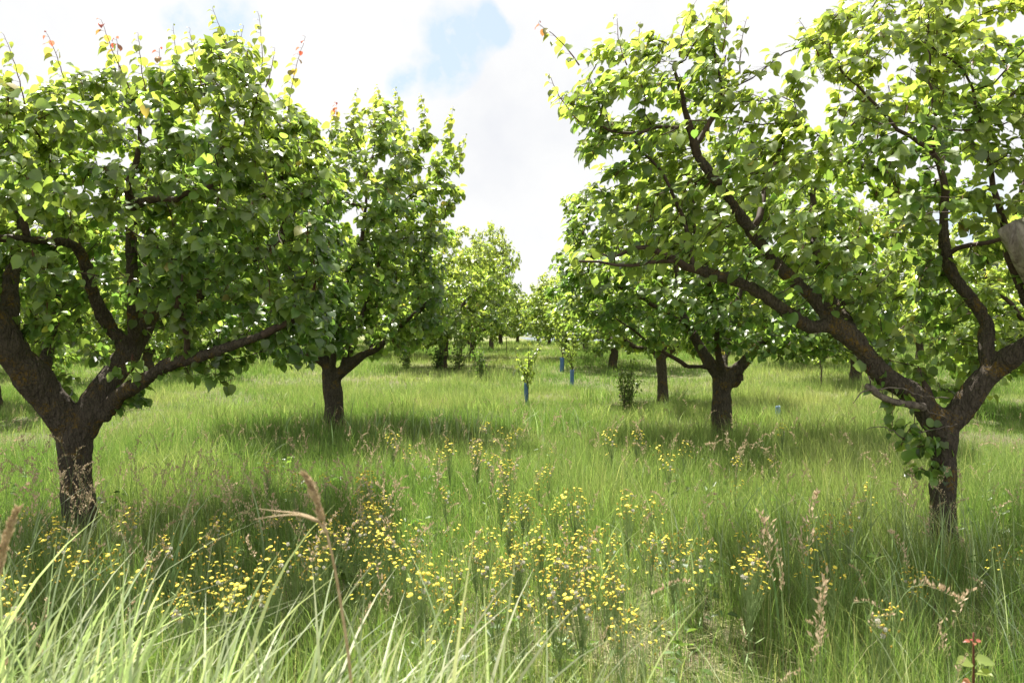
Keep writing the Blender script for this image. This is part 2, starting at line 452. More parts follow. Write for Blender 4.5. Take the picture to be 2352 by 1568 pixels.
def make_tree(name, loc, limbs, A, step=0.11, infl=0.9, kill=0.16, leaf=0.085, per_node=4.0, voxel=0.016, knob=0.012, thick=0.028,
              simple=False, shoots=(), label=None, cat='tree', group=None, top=None, young_lit_bias=0.0, petiole=0.045, drop=None, leafmat=None, tip=0.0032, clear=(), extra=None, slim=1.0):  # the bias yellows whole crowns: young leaves, and backlight put into the colour
    """A tree of parts: trunk (with its limbs and twigs), crown (leaves), and the long shoots standing out of the crown"""
    loc = np.asarray(loc, float)
    P0, par0, rad0, limb = build_wood([(p_, r_ * slim) for p_, r_ in limbs], step * 0.9)
    n0 = len(P0)
    def hidden(Q, k, zmax=.75):
        x, y = proj(Q); m = np.zeros(len(Q), bool)
        for li, wpx in clear:
            cp, cr = smooth_path(limbs[li][0], limbs[li][1], .06); cx, cy_ = proj(cp)
            dd = np.hypot(x[:, None] - cx[None], y[:, None] - cy_[None]); j = dd.argmin(1)
            dz = cp[j, 1] - Q[:, 1]
            m |= (dd[np.arange(len(Q)), j] < wpx * k) & (dz > -.05) & (dz < zmax)
        return m
    if clear: A = A[~(hidden(A, 1.0) & (rng.random(len(A)) < .9))]
    if extra is not None: A = np.vstack([A, extra])
    P, par = colonise(P0, par0, A, step, infl, kill, grow_from=(rad0 < 0.085))
    r = node_radii(P, par, rad0, tip)
    wood, thin = MB(), MB()
    for ch, first in chains(P, par, r, limb, n0):
        ch = np.array(ch); rr = r[ch].copy(); pp = P[ch].copy()
        if first: rr[0] = rr[1]
        big = rr > thick
        nb = int(np.argmin(big)) if not big.all() else len(big)
        if nb >= 2:
            m = np.arange(nb)
            wob = 1 + 0.07 * np.sin(m * 1.7 + rng.uniform(0, 6)) + rng.normal(0, 0.035, nb)
            tube(wood, pp[:nb], rr[:nb] * wob, 14)
            if nb < len(ch): pp, rr = pp[nb - 1:], rr[nb - 1:]
            else: continue
        mx = rr.max()
        if len(pp) > 1:
            k = len(pp)
            if k > 2: pp[1:-1] += rng.normal(0, step * 0.07, (k - 2, 3))
            tube(thin, pp, rr, 7 if mx > 0.012 else (5 if mx > 0.006 else 3), cap=False)
    tm = MB()
    V, fs = remesh_wood(wood, name, voxel, knob)
    tm.add(V, fs, 0)
    if thin.n:
        tm.add(np.concatenate(thin.v), [f for f, m in thin.f if f.shape[1] == 4], 1)
    root = empty(name, loc, label, cat, group)
    part('trunk', tm.mesh('trunk', [BARK, TWIG], loc), root)
    # leaves sit in small rosettes round the thin nodes
    cand = np.where(r < 0.011)[0]
    cand = cand[cand >= n0 * 0]
    if drop is not None:
        cand = cand[~drop(P[cand])]
    cnt = rng.poisson(per_node, len(cand)); ids = np.repeat(cand, cnt); n = len(ids)
    zlo, zhi = np.percentile(P[cand, 2], [3, 99.5])
    centre = P[cand].mean(0)
    out_dir = norm((P[ids] - centre) * np.array([1, 1, 0.4]) + 1e-6)
    dirv = norm(unit_rand(n) * 0.9 + out_dir * 0.55 + np.array([0, 0, 0.1]))
    base = P[ids] + (P[par[ids]] - P[ids]) * rng.uniform(0, 1, (n, 1)) * (par[ids] >= 0)[:, None] + dirv * rng.uniform(0.3, 1.5, (n, 1)) * petiole
    ax = norm(dirv * np.array([1, 1, 0.5]) + np.array([-0.12, 0, -0.55]) + rng.normal(0, 0.25, (n, 3)))
    nr = norm(np.array([0, 0, 1.0]) + out_dir * 0.45 + rng.normal(0, 0.42, (n, 3)))
    if clear:
        kp = ~(hidden(base, .7, 1.2) & (rng.random(n) < .8))
        ids, dirv, base, ax, nr, out_dir = ids[kp], dirv[kp], base[kp], ax[kp], nr[kp], out_dir[kp]; n = len(ids)
    hgt = np.clip((base[:, 2] - zlo) / (zhi - zlo), 0, 1)
    clump = np.array([mnoise.noise(Vector(b) * 1.6) for b in base])
    yg = np.clip(0.06 + 0.3 * hgt ** 1.6 + 0.2 * clump + rng.normal(0, 0.09, n) + young_lit_bias, 0, 0.56)  # yellower with height: young tops, and their sunlit look put into the colour
    odd = rng.random(n) < 0.008 + 0.03 * hgt ** 3; yg[odd] = rng.uniform(0.5, 0.72, odd.sum())
    sz = leaf * np.clip(rng.normal(1, 0.22, n), 0.45, 1.35)
    lm = MB(); add_leaves(lm, base, ax, nr, sz, yg, rng.random(n), simple)
    # stalks of the leaves
    if not simple:
        a = P[ids]; s = norm(np.cross(base - a, np.array([0, 0, 1.0])) + 1e-6) * 0.0011
        V = np.stack([a - s, a + s, base + s, base - s], 1).reshape(-1, 3)
        lm.add(V, [(np.arange(n) * 4)[:, None] + np.arange(4)], 1, young=0.3, vary=0.5)
    part('crown', lm.mesh('crown', [leafmat or LEAF, SHOOTBARK], loc), root)
    for s in shoots:
        make_shoot(root, loc, *s, leaf=leaf, simple=simple)
    root['n_leaves'] = n
    return root, (P, par, r)

def make_shoot(root, loc, base, tipp, red, leaf=0.085, simple=False):
    """an upright shoot of this year: alternate drooping leaves, the topmost small and red"""
    base = np.asarray(base, float); tipp = np.asarray(tipp, float)
    L = np.linalg.norm(tipp - base); m = max(6, int(L / 0.03))
    t = np.linspace(0, 1, m)
    side = norm(np.cross(tipp - base, unit_rand(1)[0]))
    Pp = base + (tipp - base) * t[:, None] + side * (np.sin(t * 3.1) * L * 0.06)[:, None] + rng.normal(0, 0.002, (m, 3))
    sb = MB(); tube(sb, Pp, 0.0048 * (1 - 0.75 * t), 5)
    k = max(9, int(L / 0.027)); tt = np.linspace(0.05, 1, k)
    B = np.stack([np.interp(tt, t, Pp[:, c]) for c in range(3)], 1)
    a = np.arange(k) * 2.4 + rng.uniform(0, 6)
    dirv = np.stack([np.cos(a), np.sin(a), 0 * a + 0.35], 1) + np.array([-0.8, 0, 0])
    pet = 0.035 * (1.2 - tt)[:, None] + 0.012
    Q = B + norm(dirv) * pet
    for q, b in zip(Q, B): tube(sb, np.array([b, q]), np.array([0.0011, 0.0009]), 3, cap=False)
    ax = norm(dirv * np.array([1, 1, 0.2]) + np.array([0, 0, -0.85]) + rng.normal(0, 0.15, (k, 3)))
    nr = norm(np.array([0, 0, 0.8]) + dirv * 0.6 + rng.normal(0, 0.2, (k, 3)))
    yg = np.clip(0.28 + 0.25 * tt + (0.55 * np.clip((tt - 0.62) / 0.3, 0, 1) if red else 0) + rng.normal(0, 0.04, k), 0, 1)
    sz = leaf * 1.15 * np.clip(1.0 - 0.15 * tt - 0.6 * np.clip((tt - 0.75) / 0.25, 0, 1), 0.25, 1) * rng.uniform(0.85, 1.1, k)
    nb = len(sb.f)
    add_leaves(sb, Q, ax, nr, sz, yg, rng.random(k), simple, mat=1)
    part('shoot', sb.mesh('shoot', [SHOOTBARK, LEAF], loc), root, 'upright shoot with small red leaves at its tip' if red else None)

def limb_px(pts):
    """traced limb: (px, py, depth, radius)"""
    return np.array([W(a, b, d) for a, b, d, r in pts]), np.array([r for a, b, d, r in pts])

def crown_points(n, ells, outline):
    out = []
    per = int(n / len(ells) * 3)
    for c, rr, w in ells:
        A = ellipsoid_points(int(per * w), c, rr)
        x, y = proj(A); A = A[in_poly(x, y, outline)] if outline is not None else A
        out.append(A)
    A = np.vstack(out); rng.shuffle(A)
    return A[:n]

def top_shoots(P, r, n, zmin_q, L, red_p, n0=0):
    """bases for shoots taken from the highest thin nodes"""
    c = np.where((r < 0.009))[0]; q = np.quantile(P[c, 2], zmin_q); c = c[P[c, 2] > q]
    c = rng.choice(c, min(n, len(c)), replace=False); out = []
    for i in c:
        l = L * rng.uniform(0.5, 1.1); d = norm(np.array([rng.normal(0, .22), rng.normal(0, .22), 1]))
        out.append((P[i], P[i] + d * l, rng.random() < red_p))
    return out

ORCH = 'apricot trees of the orchard'

# ---- front left tree
limbs = [limb_px(l) for l in [
    [(182, 1268, 6.0, .19), (181, 1220, 6.0, .155), (179, 1141, 6.0, .138), (172, 1050, 6.0, .138), (171, 992, 6.0, .155)],
    [(160, 985, 6.0, .15), (139, 950, 5.95, .148), (91, 889, 5.85, .145), (40, 824, 5.7, .138), (5, 770, 5.6, .12), (-40, 690, 5.5, .10), (-110, 560, 5.3, .075), (-180, 420, 5.2, .045), (-200, 300, 5.2, .025)],
    [(14, 790, 5.65, .09), (22, 720, 5.7, .078), (25, 640, 5.9, .062), (50, 540, 6.0, .045), (40, 440, 6.1, .03), (30, 330, 6.1, .018)],
    [(190, 985, 6.0, .14), (206, 945, 6.0, .132), (243, 884, 6.1, .12), (280, 834, 6.2, .11), (312, 790, 6.3, .10), (335, 740, 6.4, .085)],
    [(309, 790, 6.25, .06), (307, 740, 6.1, .054), (306, 680, 6.0, .05), (302, 579, 5.9, .047), (302, 479, 5.8, .043), (296, 430, 5.7, .033), (322, 330, 5.6, .02), (300, 240, 5.6, .01)],
    [(302, 482, 5.8, .04), (325, 465, 5.7, .038), (360, 457, 5.6, .031), (420, 452, 5.4, .024), (480, 430, 5.2, .017)],
    [(340, 730, 6.4, .08), (370, 712, 6.5, .075), (433, 690, 6.6, .07), (504, 635, 6.7, .064), (580, 592, 6.8, .05), (650, 540, 6.9, .033), (700, 430, 7.0, .018)],
    [(655, 600, 6.7, .035), (650, 529, 6.6, .026), (660, 430, 6.5, .016)],
    [(295, 805, 6.25, .07), (250, 745, 6.15, .06), (214, 675, 6.0, .055), (190, 590, 5.9, .05), (170, 560, 5.8, .045), (101, 552, 5.6, .04), (0, 544, 5.4, .033), (-80, 520, 5.3, .022)],
    [(62, 548, 5.55, .032), (55, 500, 5.5, .028), (75, 440, 5.5, .02), (120, 380, 5.5, .012)],
    [(340, 735, 6.45, .07), (380, 650, 7.0, .055), (430, 540, 7.5, .04), (440, 420, 7.7, .022)],
    [(95, 890, 6.0, .06), (110, 800, 6.4, .05), (130, 680, 7.0, .04), (150, 540, 7.3, .025)],
    [(245, 950, 6.0, .08), (272, 909, 5.95, .07), (322, 879, 5.8, .058), (383, 839, 5.6, .054), (443, 824, 5.5, .049), (504, 804, 5.4, .044), (605, 768, 5.2, .036), (700, 720, 5.1, .018)],
    [(420, 828, 5.5, .03), (430, 780, 5.4, .025), (410, 700, 5.1, .018), (430, 600, 4.9, .012)],
]]
out1 = [(-500, 40), (-100, 110), (0, 170), (60, 215), (110, 160), (180, 205), (250, 165), (330, 150), (420, 130), (470, 90), (540, 80), (600, 110), (640, 230), (730, 260), (790, 400), (795, 600), (770, 760), (735, 820), (600, 815), (520, 840), (440, 830), (330, 840), (255, 830), (150, 800), (90, 790), (-500, 830)]
A = crown_points(2700, [((-3.0, 6.0, 2.75), (2.4, 2.0, 1.35), 1.0), ((-1.75, 5.8, 2.2), (1.0, 1.2, 0.9), 0.3), ((-3.8, 5.3, 2.9), (1.2, 1.0, 0.9), 0.2), ((-2.95, 5.85, 3.0), (2.2, 1.5, 0.75), 0.5)], out1)
ext1 = np.vstack([ellipsoid_points(34, W(215, 830, 6.15), (.22, .12, .26), 0), ellipsoid_points(26, W(305, 905, 6.1), (.2, .12, .17), 0), ellipsoid_points(22, W(480, 862, 5.5), (.24, .1, .12), 0), ellipsoid_points(16, W(690, 800, 5.3), (.24, .14, .14), 0)])
sh1 = [(W(*b), W(*t), red) for b, t, red in [
    ((300, 210, 5.6), (232, 45, 5.5), True), ((160, 230, 5.6), (108, 75, 5.5), True), ((662, 400, 5.9), (702, 85, 5.8), True), ((340, 240, 5.3), (318, 78, 5.3), False),
    ((430, 230, 5.6), (398, 62, 5.5), False), ((470, 220, 5.6), (436, 66, 5.6), False), ((555, 190, 5.7), (488, 18, 5.6), False), ((590, 250, 5.8), (592, 28, 5.7), False),
    ((280, 240, 5.7), (268, 85, 5.7), True), ((60, 260, 5.3), (8, 80, 5.2), False), ((560, 260, 5.9), (560, 60, 5.9), False), ((610, 200, 5.7), (630, 110, 5.8), False), ((390, 260, 5.4), (365, 110, 5.3), True)]]
make_tree('apricot_tree', (-3.27, 6.0, gz1(-3.27, 6.0)), limbs, A, leaf=0.06, per_node=12.5, slim=.84, knob=.017, voxel=.014, shoots=sh1, extra=ext1, young_lit_bias=.03, clear=((1, 65), (3, 60), (4, 52), (5, 38), (6, 48), (8, 48), (12, 20)),
          label='big old apricot tree nearest on the left, thick trunk forking low into dark lichen-spotted limbs', group=ORCH)

# ---- front right tree
limbs = [limb_px(l) for l in [
    [(2166, 1320, 5.2, .15), (2165, 1250, 5.2, .11), (2165, 1150, 5.2, .099), (2166, 1060, 5.2, .10), (2166, 1000, 5.2, .115), (2150, 962, 5.2, .13)],
    [(2140, 960, 5.2, .12), (2099, 907, 5.2, .098), (2019, 854, 5.15, .085), (1965, 783, 5.1, .082), (1912, 747, 5.1, .078)],
    [(1915, 750, 5.1, .066), (1876, 689, 5.15, .06), (1823, 645, 5.2, .055), (1770, 590, 5.2, .05), (1728, 534, 5.2, .048), (1683, 469, 5.15, .045), (1647, 418, 5.1, .043), (1602, 358, 5.1, .039), (1582, 302, 5.05, .03), (1572, 250, 5.0, .022), (1545, 150, 4.9, .013)],
    [(1728, 534, 5.2, .032), (1748, 469, 5.3, .029), (1763, 423, 5.4, .022), (1800, 330, 5.5, .014), (1830, 260, 5.5, .009)],
    [(1595, 340, 5.1, .027), (1632, 282, 5.1, .022), (1655, 210, 5.1, .014), (1640, 110, 5.1, .009)],
    [(1580, 290, 5.05, .016), (1501, 297, 4.9, .0135), (1431, 307, 4.8, .012), (1370, 280, 4.7, .009)],
    [(1912, 747, 5.1, .06), (1863, 752, 5.1, .055), (1805, 716, 5.0, .05), (1743, 671, 4.9, .046), (1676, 640, 4.85, .042), (1602, 620, 4.8, .036), (1552, 600, 4.75, .029), (1481, 569, 4.7, .019), (1400, 590, 4.6, .011)],
    [(1592, 615, 4.8, .021), (1575, 560, 4.85, .019), (1572, 504, 4.9, .016), (1516, 393, 4.9, .012), (1461, 322, 4.8, .009)],
    [(1552, 600, 4.75, .018), (1450, 607, 4.6, .013), (1330, 600, 4.5, .009)],
    [(1600, 540, 4.95, .014), (1590, 470, 5.0, .012), (1600, 420, 5.0, .009)],
    [(2185, 965, 5.2, .115), (2203, 948, 5.2, .108), (2250, 881, 5.15, .098), (2299, 836, 5.1, .09), (2352, 801, 5.0, .085), (2450, 740, 4.9, .07), (2540, 640, 4.8, .05), (2600, 480, 4.8, .028)],
    [(2275, 862, 5.15, .066), (2264, 801, 5.15, .06), (2266, 743, 5.2, .058), (2228, 685, 5.25, .055), (2188, 631, 5.3, .052), (2170, 573, 5.3, .05), (2167, 504, 5.3, .043), (2166, 413, 5.3, .03), (2141, 348, 5.3, .025)],
    [(2141, 348, 5.3, .021), (2066, 297, 5.3, .017), (2015, 247, 5.35, .014), (1925, 151, 5.4, .009), (1905, 101, 5.4, .006)],
    [(2141, 348, 5.3, .019), (2147, 302, 5.3, .016), (2141, 212, 5.3, .013), (2134, 126, 5.3, .009), (2130, 30, 5.3, .006)],
    [(2172, 590, 5.3, .024), (2230, 560, 5.2, .02), (2310, 545, 5.1, .018), (2340, 450, 5.0, .015), (2400, 330, 5.0, .01)],
    [(1965, 783, 5.1, .06), (1920, 680, 5.5, .05), (1870, 560, 5.8, .038), (1870, 420, 6.0, .025), (1900, 330, 6.0, .014)],
    [(2400, 770, 4.95, .05), (2330, 620, 4.6, .035), (2280, 430, 4.4, .02), (2250, 250, 4.4, .011)],
    [(2140, 950, 5.22, .06), (2136, 925, 5.24, .05), (2130, 895, 5.25, .035)],
]]
out2 = [(1235, 610), (1300, 585), (1420, 600), (1400, 480), (1350, 380), (1330, 330), (1270, 260), (1265, 190), (1310, 150), (1290, 90), (1400, 80), (1500, 90), (1590, 40), (1640, -40), (1690, -20), (1705, 60), (1680, 170), (1730, 250), (1790, 210), (1850, 250), (1900, 330), (1960, 300), (1880, 190), (1830, 110), (1900, 40), (1960, -30), (2060, -100), (2800, -150), (2800, 860), (2330, 850), (2250, 760), (2150, 790), (2050, 790), (1960, 760), (1900, 690), (1800, 650), (1700, 600), (1500, 640), (1300, 640)]
A = crown_points(1700, [((1.35, 5.15, 2.75), (1.45, 1.2, 1.25), 1.0), ((3.3, 5.2, 2.9), (1.6, 1.5, 1.5), 0.9)], out2)
ext2 = np.vstack([ellipsoid_points(22, W(2035, 925, 5.0), (.2, .12, .14), 0), ellipsoid_points(40, W(2095, 1010, 5.0), (.2, .12, .24), 0), ellipsoid_points(10, W(2165, 1080, 4.95), (.12, .05, .1), 0),
                 ellipsoid_points(9, W(2290, 910, 5.15), (.08, .1, .1), 0), ellipsoid_points(110, W(2110, 815, 5.6), (.42, .3, .32), 0)])
sh2 = [(W(*b), W(*t), red) for b, t, red in [
    ((1330, 150, 4.9), (1236, 55, 4.8), True), ((1440, 150, 4.9), (1418, 35, 4.9), False), ((1560, 130, 4.9), (1600, 0, 4.9), False), ((1660, 120, 5.1), (1665, -30, 5.1), False),
    ((1480, 170, 4.9), (1470, 50, 4.9), False), ((1330, 280, 4.8), (1262, 170, 4.8), False), ((1880, 130, 5.4), (1835, 45, 5.4), False), ((1700, 170, 5.1), (1715, 40, 5.1), False)]]
T2root, _ = make_tree('apricot_tree', (2.81, 5.2, gz1(2.81, 5.2)), limbs, A, leaf=0.056, per_node=10, slim=.78, knob=.016, voxel=.013, shoots=sh2, extra=ext2, young_lit_bias=.09, clear=((1, 60), (2, 62), (6, 48), (10, 60), (11, 45), (12, 22), (13, 22), (5, 18), (7, 18)),
          label='tall apricot tree nearest on the right, one long limb reaching left over the grass', group=ORCH)
# the dry stub low on the left limb, the bare twigs in the fork and the grey broken limb on the right
L = np.array([2.81, 5.2, gz1(2.81, 5.2)])
b = MB(); P_, R_ = smooth_path(*limb_px([(2120, 935, 5.1, .036), (2099, 930, 5.06, .031), (2060, 924, 5.03, .027), (2023, 910, 5.0, .026), (2003, 893, 4.98, .03), (1990, 886, 4.97, .022)]), 0.03); tube(b, P_, .78 * R_ * (1 + 0.1 * np.sin(np.arange(len(R_)) * 2.1)), 10)
for pts in [[(2010, 895, 4.98, .006), (2060, 890, 4.95, .005), (2110, 905, 4.95, .004), (2180, 915, 4.95, .003)], [(2000, 890, 4.98, .006), (1995, 860, 4.95, .004)], [(2090, 1000, 5.05, .005), (2140, 985, 5.0, .004), (2200, 975, 5.0, .002)],
            [(2110, 925, 5.0, .004), (2135, 945, 4.98, .003), (2170, 960, 4.98, .002)], [(2000, 893, 4.98, .005), (1975, 905, 4.93, .004), (1960, 930, 4.9, .002)], [(2080, 1010, 5.05, .005), (2030, 980, 4.95, .003), (1990, 985, 4.9, .002)]]:
    P_, R_ = smooth_path(*limb_px(pts), 0.04); P_[1:] += rng.normal(0, .006, (len(P_) - 1, 3)); tube(b, P_, R_, 5)
part('dead_branch', b.mesh('dead_branch', [plain_material('old_dead_wood', (0.06, 0.048, 0.04), (0.24, 0.2, 0.165), 30, 0.9, bump=0.8)], L), T2root, 'bare dry stub and thin dead twigs low in the fork')
b = MB()
P_, R_ = smooth_path(*limb_px([(2480, 745, 4.85, .07), (2440, 700, 4.7, .085), (2400, 640, 4.55, .10), (2362, 572, 4.4, .098), (2346, 535, 4.35, .092)]), 0.05)
tube(b, P_, R_, 22)
V = np.concatenate(b.v)
axis = norm(P_[-1] - P_[0]); rel = V - P_[0]; al = rel @ axis; Lx = np.linalg.norm(P_[-1] - P_[0])
perp = rel - al[:, None] * axis; u = norm(np.cross(axis, [0, 0, 1.0])); w = np.cross(axis, u)
th = np.arctan2(perp @ w, perp @ u)
g = 1 - 0.16 * np.abs(np.sin(th * 4.5 + 1.0)) ** 6 - 0.06 * np.sin(th * 9 + 2)
V2 = P_[0] + al[:, None] * axis + perp * g[:, None]
end = np.clip((al / Lx - 0.9) / 0.1, 0, 1); V2 += (end * (0.05 * np.sin(th * 3.0 + 0.5) + 0.03 * np.sin(th * 7)))[:, None] * axis
b.v = [V2]
part('dead_limb', b.mesh('dead_limb', [DEADWOOD], L), T2root, 'grey weathered broken limb, cracked along the grain')

# ---- second tree of the left row
limbs = [limb_px(l) for l in [
    [(767, 1000, 12.2, .19), (767, 927, 12.2, .148), (762, 880, 12.2, .14), (758, 850, 12.2, .14)],
    [(755, 850, 12.2, .085), (745, 815, 12.2, .072), (768, 775, 12.2, .06), (775, 700, 12.3, .05), (720, 600, 12.4, .035), (700, 480, 12.4, .02)],
    [(745, 838, 12.2, .055), (729, 826, 12.1, .05), (690, 815, 12.0, .045), (645, 812, 11.9, .03), (580, 780, 11.8, .02)],
    [(770, 865, 12.2, .10), (795, 845, 12.2, .085), (833, 815, 12.1, .07), (865, 801, 12.0, .055), (930, 740, 11.8, .04), (1000, 680, 11.6, .025)],
    [(790, 835, 12.25, .07), (804, 801, 12.3, .06), (818, 760, 12.5, .05), (860, 640, 12.7, .04), (900, 480, 12.8, .025)],
    [(762, 845, 12.1, .06), (770, 790, 11.8, .05), (780, 700, 11.2, .04), (830, 560, 10.8, .03), (840, 450, 10.7, .018)],
]]
out3 = [(380, 420), (560, 360), (700, 350), (740, 300), (790, 310), (815, 235), (880, 220), (960, 235), (1000, 255), (1040, 275), (1065, 330), (1072, 400), (1050, 480), (1040, 560), (1025, 650), (1035, 740), (1010, 780), (900, 820), (820, 790), (740, 835), (640, 840), (480, 800)]
A = crown_points(1500, [((-2.7, 11.9, 3.0), (2.4, 2.2, 2.3), 1.0)], out3)
sh3 = [(W(*b), W(*t), red) for b, t, red in [
    ((840, 330, 11.4), (820, 205, 11.4), False), ((880, 320, 11.4), (868, 195, 11.3), False), ((930, 330, 11.2), (908, 203, 11.2), False), ((985, 350, 11.2), (966, 215, 11.2), False), ((1040, 360, 11.3), (1042, 245, 11.3), False), ((780, 360, 11.5), (772, 235, 11.5), True), ((1055, 400, 11.2), (1072, 310, 11.2), False)]]
make_tree('apricot_tree', (-2.74, 12.2, gz1(-2.74, 12.2)), limbs, A, step=0.16, infl=1.3, kill=0.24, leaf=0.09, per_node=10.5, voxel=0.03, thick=0.035, shoots=sh3, petiole=0.07, young_lit_bias=0.03,
          label='round apricot tree second in the left row, short dark trunk forking in a fan', group=ORCH, tip=0.005)

# ---- second tree of the right row
limbs = [limb_px(l) for l in [
    [(1658, 1030, 10.4, .165), (1658, 966, 10.4, .132), (1658, 900, 10.4, .125), (1660, 862, 10.4, .13)],
    [(1650, 862, 10.4, .10), (1638, 845, 10.4, .088), (1618, 815, 10.4, .075), (1588, 760, 10.4, .06), (1557, 694, 10.4, .05), (1550, 600, 10.4, .03), (1500, 480, 10.3, .018)],
    [(1632, 842, 10.35, .045), (1605, 842, 10.3, .036), (1575, 840, 10.2, .031), (1548, 823, 10.1, .027), (1500, 795, 10.0, .02), (1430, 740, 9.9, .012)],
    [(1676, 866, 10.4, .10), (1690, 852, 10.4, .088), (1715, 825, 10.4, .073), (1760, 775, 10.3, .05), (1850, 700, 10.2, .035), (1930, 600, 10.1, .02)],
    [(1662, 858, 10.45, .07), (1664, 820, 10.6, .06), (1680, 740, 10.8, .05), (1720, 600, 11.0, .03), (1740, 480, 11.0, .018)],
    [(1658, 855, 10.3, .06), (1648, 800, 10.0, .05), (1640, 700, 9.5, .04), (1600, 560, 9.2, .025), (1580, 470, 9.1, .014)],
    [(1693, 885, 10.35, .05), (1700, 872, 10.3, .045), (1702, 860, 10.28, .03)],
    [(1580, 745, 10.35, .035), (1500, 700, 10.1, .028), (1400, 640, 9.9, .02), (1330, 560, 9.8, .012)],
]]
out4 = [(1240, 650), (1290, 580), (1295, 440), (1400, 390), (1500, 340), (1700, 330), (1900, 350), (2000, 500), (2060, 650), (2060, 790), (1980, 830), (1900, 810), (1800, 840), (1740, 800), (1700, 815), (1600, 805), (1540, 800), (1480, 760), (1400, 750), (1340, 740), (1260, 710)]
A = crown_points(2000, [((2.75, 10.3, 2.5), (2.6, 2.2, 1.65), 1.0), ((4.0, 10.0, 1.55), (1.0, .9, .5), .25), ((1.0, 10.0, 2.3), (.8, .8, 1.2), .25)], out4)
make_tree('apricot_tree', (2.74, 10.4, gz1(2.74, 10.4)), limbs, A, step=0.14, infl=1.2, kill=0.2, leaf=0.073, per_node=9.5, voxel=0.026, thick=0.03, petiole=0.06, young_lit_bias=0.04,
          label='apricot tree second in the right row, straight dark trunk below the long reaching limb', group=ORCH, tip=0.0045)

# ---- third tree of the right row
limbs = [limb_px(l) for l in [
    [(1522, 940, 16, .14), (1522, 883, 16, .112), (1517, 821, 16, .10)],
    [(1515, 825, 16, .07), (1503, 810, 16, .06), (1483, 799, 15.9, .05), (1457, 797, 15.8, .045), (1421, 768, 15.6, .03), (1380, 690, 15.4, .018)],
    [(1522, 815, 16, .07), (1530, 760, 16.1, .055), (1545, 650, 16.2, .03), (1550, 590, 16.2, .018)],
    [(1525, 820, 16, .06), (1560, 790, 15.9, .05), (1620, 720, 15.8, .03), (1670, 650, 15.7, .016)],
    [(1515, 815, 15.9, .05), (1500, 740, 15.4, .04), (1460, 640, 15.0, .02)],
]]
out6 = [(1240, 740), (1290, 660), (1380, 610), (1500, 560), (1700, 570), (1750, 700), (1720, 810), (1600, 815), (1500, 790), (1400, 785), (1300, 770)]
A = crown_points(1100, [((2.9, 15.9, 2.35), (2.3, 2.0, 1.45), 1.0)], out6)
make_tree('apricot_tree', (3.03, 16.0, gz1(3.03, 16)), limbs, A, step=0.19, infl=1.5, kill=0.28, leaf=0.1, per_node=11, voxel=0.035, thick=0.04, simple=True, petiole=0.08, young_lit_bias=0.13,
          label='apricot tree third in the right row, crooked limb bent level toward the lane', group=ORCH, tip=0.006)

# ---- generic trees for the rows behind
def generic(seed, name, loc, label, group, n_att=950, h=4.2, rad=2.3, leaf=0.11, per_node=12):
    global rng
    keep = rng; rng = np.random.default_rng(seed)
    tz = rng.uniform(0.75, 1.05)
    limbs = [(np.array([(0, 0, -0.15), (0.02, 0, 0.25), (rng.normal(0, .03), rng.normal(0, .03), 0.6), (rng.normal(0, .06), rng.normal(0, .06), tz)]), np.array([.19, .145, .13, .13]))]
    top = limbs[0][0][-1]
    k = 5; a0 = rng.uniform(0, 6.28)
    for j in range(k):
        a = a0 + j * 6.28 / k + rng.normal(0, .25); el = rng.uniform(0.55, 1.15)
        d = np.array([math.cos(a) * math.cos(el), math.sin(a) * math.cos(el), math.sin(el)])
        pts = [top - np.array([0, 0, .06])]; cur = top.copy()
        for s in range(5):
            d = norm(d + rng.normal(0, .22, 3) + np.array([0, 0, 0.1])); cur = cur + d * rng.uniform(.38, .55); pts.append(cur.copy())
        limbs.append((np.array(pts), np.array([.085, .07, .055, .04, .028, .015])))
    zc = 0.42 + (h - 0.42) * 0.5
    A = ellipsoid_points(n_att, (0, 0, zc), (rad, rad, (h - 0.42) * 0.5), 0.4)
    A[:, 2] += 0.12 * np.sin(A[:, 0] * 2.2) + 0.12 * np.cos(A[:, 1] * 2.5)
    r_, dat = make_tree(name, (0, 0, 0), limbs, A, step=0.2, infl=1.6, kill=0.3, leaf=leaf, per_node=per_node, voxel=0.04, thick=0.05, knob=0.02, simple=True, petiole=0.08, young_lit_bias=0.13, label=label, group=group, tip=0.006)
    sh = MB()
    rng = keep
    r_.location = loc
    return r_
def place(src, px, d, sxy, sz, rz, label, first=False, x=None):
    o = src if first else copy_tree(src)
    X = (px - CX) / F * d if x is None else x
    o.location = (X, d, gz1(X, d)); o.scale = (sxy, sxy, sz); o.rotation_euler = (0, 0, rz)
    tag(o, label, 'tree', ORCH)
    return o
GA = generic(21, 'apricot_tree', (0, 0, 0), 'x', ORCH)
GB = generic(22, 'apricot_tree', (0, 0, 0), 'x', ORCH)
GC = generic(23, 'apricot_tree', (0, 0, 0), 'x', ORCH, h=4.6, rad=2.0)
place(GA, 1015, 26, 1.12, 1.13, 0.4, 'apricot tree third in the left row, bushes growing round its thin straight trunk', True)
place(GB, 1408, 26, 1.02, 0.95, 2.0, 'apricot tree fourth in the right row, broad trunk half seen behind the crooked limb', True)
place(GC, 1128, 37, 0.78, 1.28, 1.0, 'slender tall apricot tree fourth in the left row, against the white sky', True)
place(GA, 1345, 36, 0.85, 0.95, 3.6, 'small apricot tree farthest in the right row, crown hanging over the pale water')
place(GC, 1085, 31, 0.8, 0.92, 4.4, 'low apricot tree between the third and fourth of the left row')
place(GB, 930, 32, 0.9, 1.0, 5.2, 'apricot tree behind the third left tree, crown filling the gap to its left')
place(GA, 855, 39, 1.0, 1.0, 0.9, 'far apricot tree seen under the right edge of the second left tree')
